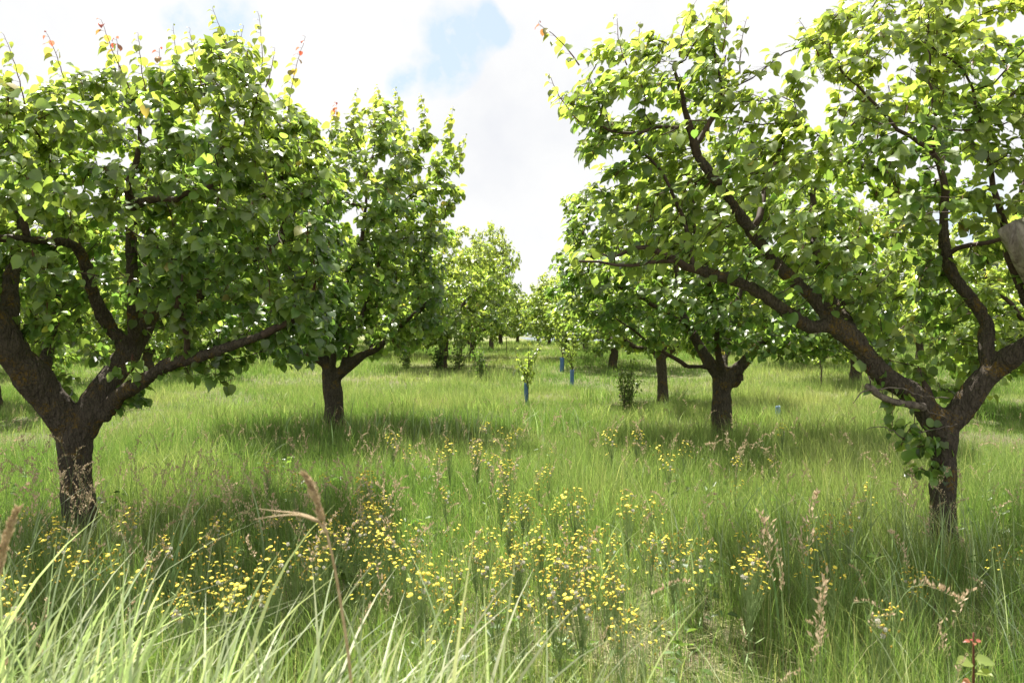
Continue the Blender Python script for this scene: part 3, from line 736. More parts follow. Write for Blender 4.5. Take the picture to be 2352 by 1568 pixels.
for px, d, sxy, sz, lab in ((1150, 44, .85, .85, 'far apricot tree close behind the slender tall tree of the left row'), (1300, 30, .8, .8, 'low pale apricot tree over the farthest guarded sapling'), (1188, 50, .72, .68, 'far small apricot tree closing the left side of the lane'), (1262, 45, .7, .8, 'far apricot tree at the right side of the lane, left of the last right-row tree'),
        (1235, 56, .7, .66, 'farthest tiny apricot tree showing in the end of the lane'), (1075, 44, 1.0, 1.15, 'far apricot tree between the third left trunk and the slender tall tree'),
        (1000, 47, 1.1, 1.1, 'far apricot tree behind the third left trunk'), (780, 33, 1.1, 1.05, 'far apricot tree just right of the second left trunk, deep behind it'), (690, 44, 1.15, 1.1, 'far apricot tree just left of the second left trunk, deep behind it'),
        (1450, 46, 1.1, 1.0, 'far apricot tree behind the leafy sucker bush'), (1590, 38, 1.1, 1.0, 'far apricot tree left of the second right trunk, deep behind it'), (1760, 44, 1.15, 1.05, 'far apricot tree right of the second right trunk, deep behind it')):
    i_ = int(px) % 3
    place((GA, GB, GC)[i_], px, d, sxy, sz, px * .37, lab)
SIDE_L = 'apricot tree in the rows beyond the nearest left tree, seen under and between its limbs'
SIDE_R = 'apricot tree in the rows beyond the nearest right tree, seen through its fork and leaves'
GG = (GA, GB, GC)
i = 0
for x0, ys in ((-9.6, (15.0, 21.5, 28, 35, 43, 51)), (-15.8, (23, 30, 38, 46, 53)), (-22.4, (33, 41, 49)), (-28.5, (44, 52))):
    for yy in ys:
        X = x0 + rng.normal(0, .3); yj = yy + rng.normal(0, .4)
        place(GG[i % 3], 0, yj, rng.uniform(.95, 1.15), rng.uniform(.92, 1.12), rng.uniform(0, 6.28), SIDE_L, x=X); i += 1
for x0, ys in ((9.2, (14.2, 20.5, 27, 34, 42, 50)), (15.4, (22.5, 29.5, 37, 45, 53)), (21.8, (33, 41, 49)), (28, (44, 52)), (3.4, (44,))):
    for yy in ys:
        X = x0 + rng.normal(0, .3); yj = yy + rng.normal(0, .4)
        place(GG[i % 3], 0, yj, rng.uniform(.95, 1.12), rng.uniform(.9, 1.05), rng.uniform(0, 6.28), SIDE_R, x=X); i += 1

# ------------------------------------------------------------------ saplings, guards, bushes
def sapling(px, base_d, h, label, seed, crown_r=0.28, first_leaf=0.35):
    global rng
    keep = rng; rng = np.random.default_rng(seed)
    X = (px - CX) / F * base_d; Z = gz1(X, base_d); loc = np.array([X, base_d, Z])
    root = empty('sapling', loc, label, 'young tree')
    sb, lb = MB(), MB()
    main, R = smooth_path(np.array([(0, 0, -.05), (.015, 0, h * .3), (-.01, .01, h * .42), (.03, 0, h * .7), (.01, 0, h)]), np.array([.017, .015, .013, .008, .003]), .05)
    tube(sb, main + loc, R, 7)
    tips = [main[int(len(main) * .4):]]
    for j in range(6):
        s = main[int(len(main) * rng.uniform(.36, .7))]; a = rng.uniform(0, 6.28)
        e = s + np.array([math.cos(a) * crown_r, math.sin(a) * crown_r, h * rng.uniform(.18, .4)])
        p, r_ = smooth_path(np.array([s, (s + e) / 2 + np.array([math.cos(a) * .05, math.sin(a) * .05, -.02]), e]), np.array([.008, .006, .003]), .05)
        tube(sb, p + loc, r_, 5); tips.append(p)
    B = np.vstack(tips); B = B[B[:, 2] > h * first_leaf]; B = B[rng.integers(0, len(B), 170)]
    n = len(B); d = unit_rand(n); B = B + d * .035
    ax = norm(d + np.array([0, 0, -.5])); nr = norm(np.array([0, 0, 1.]) + rng.normal(0, .5, (n, 3)))
    yg = np.clip(0.15 + 0.25 * rng.random(n) + 0.6 * np.clip(B[:, 2] / h - .86, 0, 1) * 5 * (rng.random(n) < .6), 0, .95)
    add_leaves(lb, B + loc, ax, nr, rng.uniform(.06, .09, n), yg, rng.random(n), True)
    part('stem', sb.mesh('stem', [TWIG], loc), root); part('crown', lb.mesh('crown', [LEAF], loc), root)
    rng = keep
    return loc
def guard(loc, h, r, label, mat=BLUE):
    """an open plastic tube with a folded seam and a slit"""
    b = MB(); k = 18; zs = np.array([-.05, .05, h * .5, h * .95, h]); a = np.linspace(0.15, 6.1, k)
    rr = r * (1 + 0.1 * np.sin(a * 3))
    out_ = []
    for s in (1.0, 0.93):
        for z in zs: out_.append(np.stack([np.cos(a) * rr * s, np.sin(a) * rr * s, np.full(k, z) + (0.012 * np.sin(a * 2) if z == h else 0)], 1))
    V = np.vstack(out_) + loc; m = len(zs); F_ = []
    for s in range(2):
        for i_ in range(m - 1):
            for j in range(k - 1):
                o_ = s * m * k + i_ * k + j; q = (o_, o_ + 1, o_ + k + 1, o_ + k); F_.append(q if s == 0 else q[::-1])
    for j in range(k - 1):
        t0, t1 = (m - 1) * k + j, (2 * m - 1) * k + j; F_.append((t0, t0 + 1, t1 + 1, t1))
    for j in (0, k - 1):
        for i_ in range(m - 1):
            F_.append((i_ * k + j, (i_ + 1) * k + j, m * k + (i_ + 1) * k + j, m * k + i_ * k + j))
    b.add(V, [np.array(F_)])
    o = tag(part('tree_guard', b.mesh('tree_guard', [mat], loc)), label, 'tree guard'); o.location = loc
    return o
l = sapling(1211, 16.0, 1.36, 'young fruit sapling with reddish tip standing in the open lane, nearest of the guarded saplings', 31)
guard(l + np.array([-.02, 0, 0]), .47, .042, 'bright blue plastic guard round the stem of the nearest lane sapling')
l = sapling(1314, 20.5, 1.5, 'thin pale sapling right of the lane with a dull blue guard', 32, .22)
guard(l, .44, .05, 'dull blue guard leaning on the thin pale sapling right of the lane')
l = sapling(1291, 25.0, 1.7, 'farthest guarded sapling, half under the crown of the right row', 33, .25, .5)
guard(l, .46, .065, 'wide bright blue guard on the farthest sapling under the right row')
sapling(1163, 33.0, 1.9, 'unguarded young tree in front of the slender tall tree of the left row', 34, .35)
sapling(1060, 29.0, 2.2, 'young tree with a bare thin stem beside the third tree of the left row', 35, .6, .4)
sapling(1885, 19.0, 1.6, 'young tree with a thin grey stem behind the leaves right of the second right tree', 36, .5, .42)
X_, Y_ = (1787 - CX) / F * 13.2, 13.2
guard(np.array([X_, Y_, gz1(X_, Y_)]), .25, .04, 'faded pale blue plastic guard sunk in the grass between the two right trees', PALEBLUE)

def bush(px, d, h, w, label, seed, n=260, leaf=.055, yb=.1, cat='bush', mat=None, name='bush'):
    global rng
    keep = rng; rng = np.random.default_rng(seed)
    X = (px - CX) / F * d; loc = np.array([X, d, gz1(X, d)])
    root = empty(name, loc, label, cat)
    sb, lb = MB(), MB(); pts = []
    for j in range(11):
        a = rng.uniform(0, 6.28); rr = w * rng.uniform(.2, 1)
        e = np.array([math.cos(a) * rr, math.sin(a) * rr, h * rng.uniform(.6, 1.0) * (1.1 - .35 * rr / w)])
        p, r_ = smooth_path(np.array([(math.cos(a) * .05, math.sin(a) * .05, -.04), e * np.array([.45, .45, .5]), e]), np.array([.009, .007, .003]), .06)
        tube(sb, p + loc, r_, 5); pts.append(p[1:])
    B = np.vstack(pts); B = B[rng.integers(0, len(B), n)]; dv = unit_rand(n); B = B + dv * .05
    B[:, 2] = np.maximum(B[:, 2], .06)
    add_leaves(lb, B + loc, norm(dv + np.array([0, 0, -.3])), norm(np.array([0, 0, 1.]) + rng.normal(0, .6, (n, 3))), rng.uniform(.7, 1.2, n) * leaf, np.clip(yb + .25 * rng.random(n), 0, .5), rng.random(n), True)
    part('stem', sb.mesh('stem', [TWIG], loc), root); part('foliage', lb.mesh('foliage', [mat or LEAF_SMALL], loc), root)
    rng = keep
bush(1440, 15.0, 1.15, .28, 'narrow leafy sucker bush left of the third right tree', 41, 420, .06, .24)
bush(935, 25.0, 1.3, .75, 'pale loose bush left of the third left trunk', 42, 520, .075, .25)
bush(1005, 25.2, 1.0, .4, 'dark low bush at the foot of the third left trunk', 43, 320, .08, .0)
bush(1052, 25.0, 1.2, .6, 'pale loose bush right of the third left trunk', 44, 420, .075, .25)
bush(1105, 22.0, 1.05, .35, 'dark upright bush at the left edge of the lane', 45, 380, .065, .02)

# the red-tipped seedling low in the right corner
def seedling():
    d = 2.35; bx = (2218 - CX) / F * d; loc = np.array([bx, d, gz1(bx, d)])
    root = empty('seedling', loc, 'red-tipped tree seedling in the lower right corner of the grass', 'seedling')
    top = W(2236, 1452, d)
    P_, R_ = smooth_path(np.array([loc + (0, 0, -.03), (loc + top) / 2 + (.01, 0, 0), top]), np.array([.006, .005, .0025]), .03)
    sb = MB(); tube(sb, P_, R_, 6)
    part('stem', sb.mesh('stem', [SHOOTBARK], loc), root)
    specs = [(.97, 2.6, .026, .95), (.97, .6, .024, .95), (.98, 4.4, .022, .9), (.99, 1.6, .018, .98), (.90, 3.3, .075, .35), (.88, .2, .08, .3), (.84, 5.2, .07, .4), (.78, 3.0, .035, .9), (.76, .3, .04, .85), (.70, 0.1, .06, .35), (.66, 3.2, .06, .4), (.60, 3.0, .05, .75), (.55, .0, .06, .45), (.5, 3.4, .05, .4), (.45, .4, .05, .3)]
    for t, a, s, y in specs:
        q = P_[min(len(P_) - 1, int(t * (len(P_) - 1)))]
        lb = MB(); d_ = np.array([[math.cos(a), math.sin(a) * .6 - .2, .25]])
        add_leaves(lb, q[None] + d_ * .012, d_ + np.array([[0, 0, -.1]]), norm(np.array([[0.1, -.5, 1.]])), np.array([s * .6]), np.array([y]), np.array([.7]))
        part('leaf', lb.mesh('leaf', [LEAF], loc), root, 'small red new leaf' if y > .7 else None)
seedling()

# ------------------------------------------------------------------ ground, water, far wood
def ground():
    us = np.linspace(-1, 1, 181); xs = np.sinh(us * 4.2) / np.sinh(4.2) * 1400
    ys = np.concatenate([np.linspace(-40, -2, 12), np.linspace(-1.5, 20, 90), np.linspace(20.5, 130, 120), np.linspace(135, 680, 30), np.linspace(685, 720, 12), np.linspace(760, 3000, 20)])
    X, Y = np.meshgrid(xs, ys); V = np.stack([X.ravel(), Y.ravel(), gz(X, Y).ravel()], 1)
    nx, ny = len(xs), len(ys)
    i = np.arange(ny - 1)[:, None] * nx + np.arange(nx - 1)[None, :]
    b = MB(); b.add(V, [np.stack([i, i + 1, i + nx + 1, i + nx], -1).reshape(-1, 4)])
    return tag(part('ground', b.mesh('ground', [ground_material()])), 'grassy orchard soil rising gently to a low crest', 'ground', kind='structure')
ground()
def water():
    m = bpy.data.materials.new('lake_water'); nt, out = nodes(m)
    p = N(nt, 'ShaderNodeBsdfPrincipled'); p.inputs['Base Color'].default_value = (0.1, 0.13, 0.16, 1); p.inputs['Roughness'].default_value = 0.25
    bm = N(nt, 'ShaderNodeBump'); bm.inputs['Strength'].default_value = 0.25; bm.inputs['Distance'].default_value = 0.1
    nt.links.new(noise_tex(nt, 0.6, 3, position(nt)), bm.inputs['Height']); nt.links.new(bm.outputs[0], p.inputs['Normal'])
    nt.links.new(p.outputs[0], out.inputs['Surface'])
    b = MB(); b.add([(2, 90, .3), (42, 90, .3), (42, 697, .3), (2, 697, .3)], [np.array([(0, 1, 2, 3)])])
    tag(part('water', b.mesh('water', [m], smooth=False)), 'strip of pale still water beyond the end of the lane', 'water', kind='structure')
water()
def far_wood():
    n = 26000; x = rng.uniform(-560, 560, n); y = rng.uniform(705, 735, n)
    hh = 10 + 3.5 * np.sin(x * .09) + 2.5 * np.sin(x * .31 + 1) + 2 * np.sin(x * .77)
    z = gz(x, y) + hh * rng.uniform(0, 1, n) ** .7
    P = np.stack([x, y, z], 1); b = MB()
    add_leaves(b, P, unit_rand(n), norm(unit_rand(n) + np.array([0, -.5, .8])), rng.uniform(1.2, 2.6, n), rng.uniform(0, .3, n), rng.random(n), True)
    tag(part('far_wood', b.mesh('far_wood', [LEAF_SMALL])), 'distant belt of trees on the far shore of the water', 'wood', kind='stuff')
far_wood()

# ------------------------------------------------------------------ grass
def blades(mb, x, y, h, w, lean, segs, dry, vary, base_sink=.02, az=None, lean_az=None, kink=2.0, mat=0):
    n = len(x)
    az = rng.uniform(0, 2 * np.pi, n) if az is None else az
    la = rng.uniform(0, 2 * np.pi, n) if lean_az is None else lean_az
    t = np.linspace(0, 1, segs + 1)
    base = np.stack([x, y, gz(x, y) - base_sink], 1)
    dl = np.stack([np.cos(la), np.sin(la), np.zeros(n)], 1)
    s = np.stack([np.cos(az), np.sin(az), np.zeros(n)], 1)
    zt = t[None, :] * h[:, None] * (1 - 0.35 * np.clip(lean, 0, 1.6)[:, None] * t[None, :] ** 2)
    ht = (lean * h)[:, None] * t[None, :] ** kink
    C = base[:, None, :] + ht[..., None] * dl[:, None, :] + zt[..., None] * np.array([0, 0, 1.0])
    ww = (w / 2)[:, None] * np.where(t < .35, .75 + .7 * t, 1.0 - (np.clip(t - .35, 0, 1) / .65) ** 1.6 * .97)[None, :]
    Lf = C - s[:, None, :] * ww[..., None]; Rt = C + s[:, None, :] * ww[..., None]
    V = np.stack([Lf, Rt], 2).reshape(-1, 3); k = 2 * (segs + 1)
    j = np.arange(segs) * 2
    q = np.stack([j, j + 1, j + 3, j + 2], 1)
    fs = (q[None] + (np.arange(n) * k)[:, None, None]).reshape(-1, 4)
    tt = np.repeat(t, 2)
    dr = np.clip(dry[:, None] + 0.12 * tt[None, :] ** 3, 0, 1).ravel()
    mb.add(V, [fs], mat, dry=dr, vary=np.repeat(vary, k))

def ring(n, d0, d1, margin=1.2, tan=.66):
    y = np.sqrt(rng.uniform(d0 ** 2, d1 ** 2, n)) if d0 > 3 else rng.uniform(d0, d1, n)
    x = rng.uniform(-1, 1, n) * (tan * y + margin)
    return x, y
def clumped(x, y, amt, cell):
    """pull blades together into tussocks"""
    cx = np.round(x / cell + pnoise(y, x, .7) * .5) * cell; cy = np.round(y / cell + pnoise(x, y, .6) * .5) * cell
    cx = cx + pnoise(cx, cy, .11) * cell; cy = cy + pnoise(cy, cx, .13) * cell
    return x + (cx - x) * amt, y + (cy - y) * amt
def field_height(x, y):
    h = np.where(y > 8.5, .155, .26) + .08 * pnoise(x, y, 2.2) + .06 * pnoise(x + 9, y, .6)
    h = h + .12 * np.exp(-((y - 12.0) / 1.2) ** 2) * (np.abs(x + 1.8) < 3.4) + .10 * np.exp(-((y - 9.6) / .9) ** 2)
    # thin short sward on the bare patches of the foreground
    bare = np.exp(-(((x - .45) / .5) ** 2 + ((y - 3.8) / .6) ** 2)) + .9 * np.exp(-(((x - 1.0) / .4) ** 2 + ((y - 3.4) / .45) ** 2)) + .6 * np.exp(-(((x + .15) / .4) ** 2 + ((y - 4.9) / .6) ** 2)) + .6 * np.exp(-(((x - 2.0) / .4) ** 2 + ((y - 3.6) / .3) ** 2))
    return np.clip(h * (1 - .5 * np.clip(bare, 0, 1)), .1, .75), np.clip(bare, 0, 1)

g = MB()
def sward(n, d0, d1, segs, w0, hmul=1.0, dry_mu=.0, cl=.45):
    x, y = ring(n, d0, d1)
    if cl: x, y = clumped(x, y, cl * rng.random(n), .16)
    h, bare = field_height(x, y)
    keep = rng.random(n) > .62 * bare
    x, y, h = x[keep], y[keep], h[keep]; n = len(x)
    h = h * hmul * np.clip(rng.gamma(6, 1 / 6, n), .3, 2.2) * .95
    dry = np.clip(rng.beta(1.0, 8.0, n) + dry_mu + .12 * pnoise(x, y, 3.0) + .16 * np.exp(-((y - 16.5) / 2.2) ** 2) * np.clip(pnoise(x, y, 2.0) + .6, 0, 1) + .1 * (y > 20) * np.clip(pnoise(x, y, 4.0), 0, 1), 0, 1)
    dead = rng.random(n) < .05; dry[dead] = rng.uniform(.7, 1, dead.sum())
    la = np.where(rng.random(n) < .25, rng.normal(2.9, .9, n), rng.uniform(0, 6.28, n))
    blades(g, x, y, h, w0 * rng.uniform(.6, 1.4, n), np.clip(rng.gamma(1.8, .17, n), .02, 1.2), segs, dry, rng.random(n), lean_az=la)
sward(90000, 1.15, 5.0, 4, .0029)
sward(34000, 1.15, 5.0, 3, .0026, .6, .3, .2)
sward(260000, 5.0, 10.0, 3, .003)
sward(330000, 10.0, 20.0, 2, .0047)
sward(300000, 20.0, 38.0, 2, .0095)
sward(100000, 38.0, 60.0, 2, .022)
tag(part('meadow_grass', g.mesh('meadow_grass', [GRASS])), 'tall fine meadow grass covering the whole orchard floor', 'grass', kind='stuff')

# flattened dead stalks between the living grass
g = MB(); n = 26000
x, y = ring(n, 1.3, 9.0)
P = np.stack([x, y, gz(x, y) + rng.uniform(.005, .06, n)], 1); a = rng.uniform(0, 6.28, n); L_ = rng.uniform(.06, .22, n)
dv = np.stack([np.cos(a), np.sin(a), rng.normal(0, .2, n)], 1) * L_[:, None]; sd = np.stack([-np.sin(a), np.cos(a), rng.normal(0, .3, n)], 1) * .0018
V = np.stack([P - sd, P + sd, P + dv + sd * .4, P + dv - sd * .4], 1).reshape(-1, 3)
g.add(V, [(np.arange(n) * 4)[:, None] + np.arange(4)], 0, dry=np.repeat(rng.uniform(.6, 1, n), 4), vary=np.repeat(rng.random(n), 4))
tag(part('dead_thatch', g.mesh('dead_thatch', [GRASS])), 'flattened dead straw lying between the grass stems', 'dead grass', kind='stuff')

# low broad-leaved weeds between the grasses
g = MB()
for _ in range(260):
    x0, y0 = ring(1, 2.6, 9.0); k = rng.integers(8, 20); x0, y0 = float(x0[0]), float(y0[0]); hh = rng.uniform(.08, .3)
    B = np.stack([x0 + rng.normal(0, .07, k), y0 + rng.normal(0, .07, k), gz1(x0, y0) + rng.uniform(.03, hh, k)], 1)
    dv = unit_rand(k) * np.array([1, 1, .3])
    add_leaves(g, B, dv, norm(np.array([0, 0, 1.]) + rng.normal(0, .4, (k, 3))), rng.uniform(.03, .065, k), np.clip(rng.uniform(0, .3, k), 0, 1), rng.random(k), True, width=rng.uniform(.5, 1))
tag(part('low_weeds', g.mesh('low_weeds', [LEAF_SMALL])), 'low broad-leaved weeds scattered between the grasses', 'weeds', kind='stuff')

# broad pale reed-like blades in front
g = MB()
def reed_patch(n, cx, cy, sx, sy, h0, w0, la, ls=.6, dry=.15):
    x = rng.normal(cx, sx, n); y = np.clip(rng.normal(cy, sy, n), 1.0, None)
    h = h0 * rng.uniform(.6, 1.15, n)
    blades(g, x, y, h, w0 * rng.uniform(.5, 1.3, n), np.clip(rng.gamma(2.6, .13, n), .04, .95), 8, np.clip(rng.beta(1.2, 3, n) * .7 + dry, 0, 1), rng.random(n), lean_az=rng.normal(la, ls, n), kink=2.3, az=rng.normal(0.2, .7, n))
reed_patch(720, -1.1, 1.5, .42, .28, .93, .0145, .5, 1.1)
reed_patch(560, -.55, 1.6, .38, .25, .84, .0115, .8, 1.2)
reed_patch(340, -1.55, 1.85, .35, .3, .95, .0125, .4, 1.0)
reed_patch(240, -.1, 1.65, .3, .25, .70, .0075, 1.5, 1.2)
reed_patch(200, .5, 1.75, .35, .25, .62, .0055, 1.6, 1.3)
reed_patch(240, 1.1, 1.85, .4, .25, .62, .0055, 1.8, 1.3)
reed_patch(130, 1.35, 4.4, .45, .5, .62, .008, 1.7, 1.2, 0)
reed_patch(90, -2.6, 4.2, .6, .6, .7, .011, 1.2, 1.2, .05)
reed_patch(120, 2.5, 4.0, .5, .5, .6, .008, 1.4, 1.2, 0)
reed_patch(120, 2.6, 4.9, .25, .15, .5, .006, 3.0, 1.0, .15)
reed_patch(160, -.6, 11.2, 1.4, .5, .55, .012, 1.7, 1.2, 0)
g2 = MB(); g0 = g; g = g2
for _ in range(46):
    x0, y0 = ring(1, 4.5, 17.0, .3); reed_patch(int(rng.integers(40, 90)), float(x0[0]), float(y0[0]), rng.uniform(.1, .3), rng.uniform(.08, .2), rng.uniform(.34, .5), .0045 + .0004 * float(y0[0]), rng.uniform(0, 6.28), 1.4, 0)
tag(part('coarse_tussocks', g2.mesh('coarse_tussocks', [GRASS])), 'darker coarse grass tussocks dotted over the meadow', 'grass', kind='stuff')
g = g0
tag(part('reed_grass', g.mesh('reed_grass', [REED])), 'broad pale green blades of coarse grass in the foreground and in tufts', 'grass', kind='stuff')

# ------------------------------------------------------------------ flowering grasses
def panicle(mb, base, top, size, seedn, droop=0.0, mats=(0, 1), stem_r=.0014, spread=.5):
    base = np.asarray(base, float); top = np.asarray(top, float)
    d = top - base; mid = base + d * .55 + np.array([-d[0] * .25, 0, d[2] * .05])
    tipv = top + np.array([np.sign(d[0] + 1e-6) * size * droop, 0, -size * droop * .3])
    P_, R_ = smooth_path(np.array([base, mid, top, tipv + (0, 0, size * (1 - droop) * .6)]), np.array([stem_r, stem_r * .8, stem_r * .6, stem_r * .3]), .05)
    tube(mb, P_, R_, 4, cap=False, mat=mats[0])
    s = np.cumsum(np.r_[0, np.linalg.norm(np.diff(P_, axis=0), axis=1)]); S = s[-1]
    t = rng.uniform(0, 1, seedn) ** .8; q = S - size + t * size
    C = np.stack([np.interp(q, s, P_[:, c]) for c in range(3)], 1)
    rad = size * .28 * spread * (1 - t) ** .7 * rng.uniform(.15, 1, seedn)
    a = rng.uniform(0, 6.28, seedn); off = np.stack([np.cos(a) * rad, np.sin(a) * rad, rad * .8], 1)
    B = C + off; ln = size * rng.uniform(.06, .125, seedn)
    dv = norm(off + np.array([0, 0, .02]) + rng.normal(0, .01, (seedn, 3))) * ln[:, None]; sd = norm(np.cross(dv, unit_rand(seedn))) * (ln * .22)[:, None]
    V = np.stack([B, B + dv * .45 + sd, B + dv, B + dv * .45 - sd], 1).reshape(-1, 3)
    mb.add(V, [(np.arange(seedn) * 4)[:, None] + np.arange(4)], mats[1])
    for i_ in range(seedn):
        tube(mb, np.array([C[i_] - (0, 0, .2 * rad[i_]), B[i_]]), np.array([stem_r * .3, stem_r * .25]), 3, cap=False, mat=mats[1])
g = MB()
def seed_stand(n, cx, cy, sx, sy, h, size=.16):
    for _ in range(n):
        x = rng.normal(cx, sx); y = max(2.2, rng.normal(cy, sy)); z = gz1(x, y); hh = h * rng.uniform(.75, 1.2)
        panicle(g, (x, y, z), (x + rng.normal(0, .08), y + rng.normal(0, .05), z + hh), size * rng.uniform(.7, 1.2), 34, droop=rng.uniform(0, .5), stem_r=.0011)
seed_stand(170, -2.6, 5.0, 1.0, .9, .62); seed_stand(130, -1.5, 4.6, .7, .8, .56); seed_stand(40, -3.2, 5.2, .5, .5, .68)
seed_stand(40, 1.9, 6.6, .9, .6, .6, .16); seed_stand(26, 1.6, 4.4, .7, .7, .5); seed_stand(30, 2.6, 4.6, .4, .4, .5); seed_stand(90, .3, 5.2, 1.2, 1.4, .48, .12); seed_stand(160, 0, 11, 4.0, 2.5, .42, .12); seed_stand(120, -3, 9.5, 2.0, 1.5, .42, .12); seed_stand(120, 5, 9.5, 2.0, 2, .42, .12); seed_stand(40, -1.0, 8.5, 2.0, 1.2, .5); seed_stand(30, 4.0, 6.5, .8, 1.2, .5)
tag(part('seeding_grass', g.mesh('seeding_grass', [FSTEM, SEEDH])), 'fine brownish grass heads standing among the green blades', 'grass', kind='stuff')

STALKS = 'ripe tan grass stalks in the right foreground'
def stalk(px, py, d, bpx, size, seeds, label, droop=.2, spread=.95, group=STALKS):
    X = (bpx - CX) / F * d; loc = np.array([X, d, gz1(X, d)]); top = W(px, py, d)
    root = empty('grass_stalk', loc, label, 'grass stalk', group)
    b = MB(); panicle(b, loc, top - np.array([0, 0, size * .5]), size, seeds, droop, spread=spread, stem_r=.0019)
    for (fa, m) in list(b.f): pass
    V = np.concatenate(b.v)
    for nm, mi, mt in (('stem', 0, FSTEM), ('seed_head', 1, SEEDH)):
        b2 = MB(); fs = [f for f, m in b.f if m == mi]
        used = np.unique(np.concatenate([f.ravel() for f in fs])); mp = -np.ones(len(V), int); mp[used] = np.arange(len(used))
        b2.add(V[used], [mp[f] for f in fs]); part(nm, b2.mesh(nm, [mt], loc), root)
stalk(1764, 1160, 3.2, 1772, .24, 46, 'tan grass stalk with an open upright branched head, left of the right trunk')
stalk(1862, 1130, 3.3, 1850, .26, 40, 'taller tan grass stalk with a loose reddish head, right of the open branched one', .1, .5)
stalk(1795, 1265, 2.9, 1800, .17, 36, 'tan grass stalk with two tight spikes, below the open branched one', .05, .25)
stalk(1590, 1290, 2.9, 1700, .16, 40, 'drooping tan grass head bent over to the left above the bare patch', .95, .3)
stalk(2095, 1285, 2.8, 1990, .19, 46, 'drooping tan grass head bent over to the right, left of the right trunk foot', .95, .35)
stalk(1885, 1310, 2.7, 1880, .26, 60, 'cream-coloured dense grass head standing beside yellow flowers', .1, .35)
stalk(1707, 1420, 2.4, 1712, .09, 30, 'short stout tan head standing alone in the lower right grass', .1, .4)
stalk(1880, 1400, 2.5, 1890, .12, 26, 'short loose tan head just above the lower right blades', .4, .6)
stalk(2010, 1380, 2.5, 2000, .10, 26, 'small tan head close to a pair of yellow flowers low on the right', .6, .5)
stalk(1960, 1345, 2.6, 1940, .11, 24, 'small brown head curving right in the lower right grass', .9, .4)
stalk(1300, 1200, 3.6, 1305, .16, 30, 'pale tan grass head standing among the centre yellow flowers', .2, .5, 'tan grass stalks among the flowers')
stalk(1385, 1270, 3.0, 1440, .12, 26, 'bent brown grass head at the right edge of the centre yellow flowers', .9, .35, 'tan grass stalks among the flowers')

# the two big dry reed stalks close to the camera
def reed_stalk(pts, head, label, bent=None):
    P_, R_ = smooth_path(*limb_px(pts), .03); loc = np.array([P_[0][0], P_[0][1], gz1(P_[0][0], P_[0][1])])
    root = empty('reed_stalk', loc, label, 'reed stalk')
    b = MB(); tube(b, P_, R_, 7); part('stem', b.mesh('stem', [STRAW], loc), root)
    H, HR = smooth_path(*limb_px(head), .008); b = MB(); n = 420
    tube(b, H, HR * .35, 6)
    k = rng.integers(0, len(H), n); t = k / len(H); a = rng.uniform(0, 6.28, n)
    tang = norm(np.gradient(H, axis=0))[k]
    off = np.stack([np.cos(a), np.sin(a), 0 * a], 1); B = H[k] + off * (HR[k] * rng.uniform(.2, .9, n))[:, None]
    dv = norm(tang + off * .35 + np.array([-.25, 0, 0]) + rng.normal(0, .12, (n, 3))) * rng.uniform(.007, .017, n)[:, None]; sd = norm(np.cross(dv, unit_rand(n))) * .0016
    V = np.stack([B - sd, B + dv * .5 - sd * 1.6, B + dv, B + dv * .5 + sd * 1.6], 1).reshape(-1, 3); b.add(V, [(np.arange(n) * 4)[:, None] + np.arange(4)])
    part('seed_head', b.mesh('seed_head', [STRAW], loc), root)
    if bent:
        for pts2, wd in bent:
            C, R2 = smooth_path(*limb_px(pts2), .02); b = MB(); sd = np.array([0.0, .25, 1.0]) * wd
            tp = np.linspace(1, .12, len(C))[:, None]
            tube(b, C, np.maximum(wd * tp[:, 0], .0006), 5)
            part('leaf', b.mesh('leaf', [STRAW], loc), root, 'dry leaf folded out to the left')
reed_stalk([(830, 1900, 1.62, .0036), (806, 1560, 1.62, .0033), (785, 1400, 1.62, .003), (762, 1270, 1.62, .0027), (742, 1195, 1.62, .0022)],
           [(742, 1195, 1.62, .006), (734, 1165, 1.62, .006), (722, 1130, 1.62, .0075), (712, 1105, 1.62, .0055), (701, 1090, 1.62, .003)],
           'single tall dry reed stalk with a bent-out leaf, close in front at centre left',
           [([(752, 1225, 1.62, .004), (728, 1195, 1.62, .004), (690, 1180, 1.62, .004), (640, 1174, 1.62, .003), (595, 1168, 1.62, .002)], .0042),
            ([(735, 1200, 1.62, .004), (690, 1183, 1.61, .004), (640, 1184, 1.6, .003), (585, 1192, 1.6, .002)], .003)])
reed_stalk([(-60, 1800, 1.5, .003), (-30, 1450, 1.5, .003), (-5, 1320, 1.5, .0026)], [(-5, 1320, 1.5, .006), (12, 1250, 1.5, .005), (28, 1200, 1.5, .004), (40, 1172, 1.5, .003)],
           'dry reed stalk with a narrow brown head at the left edge of the photo')

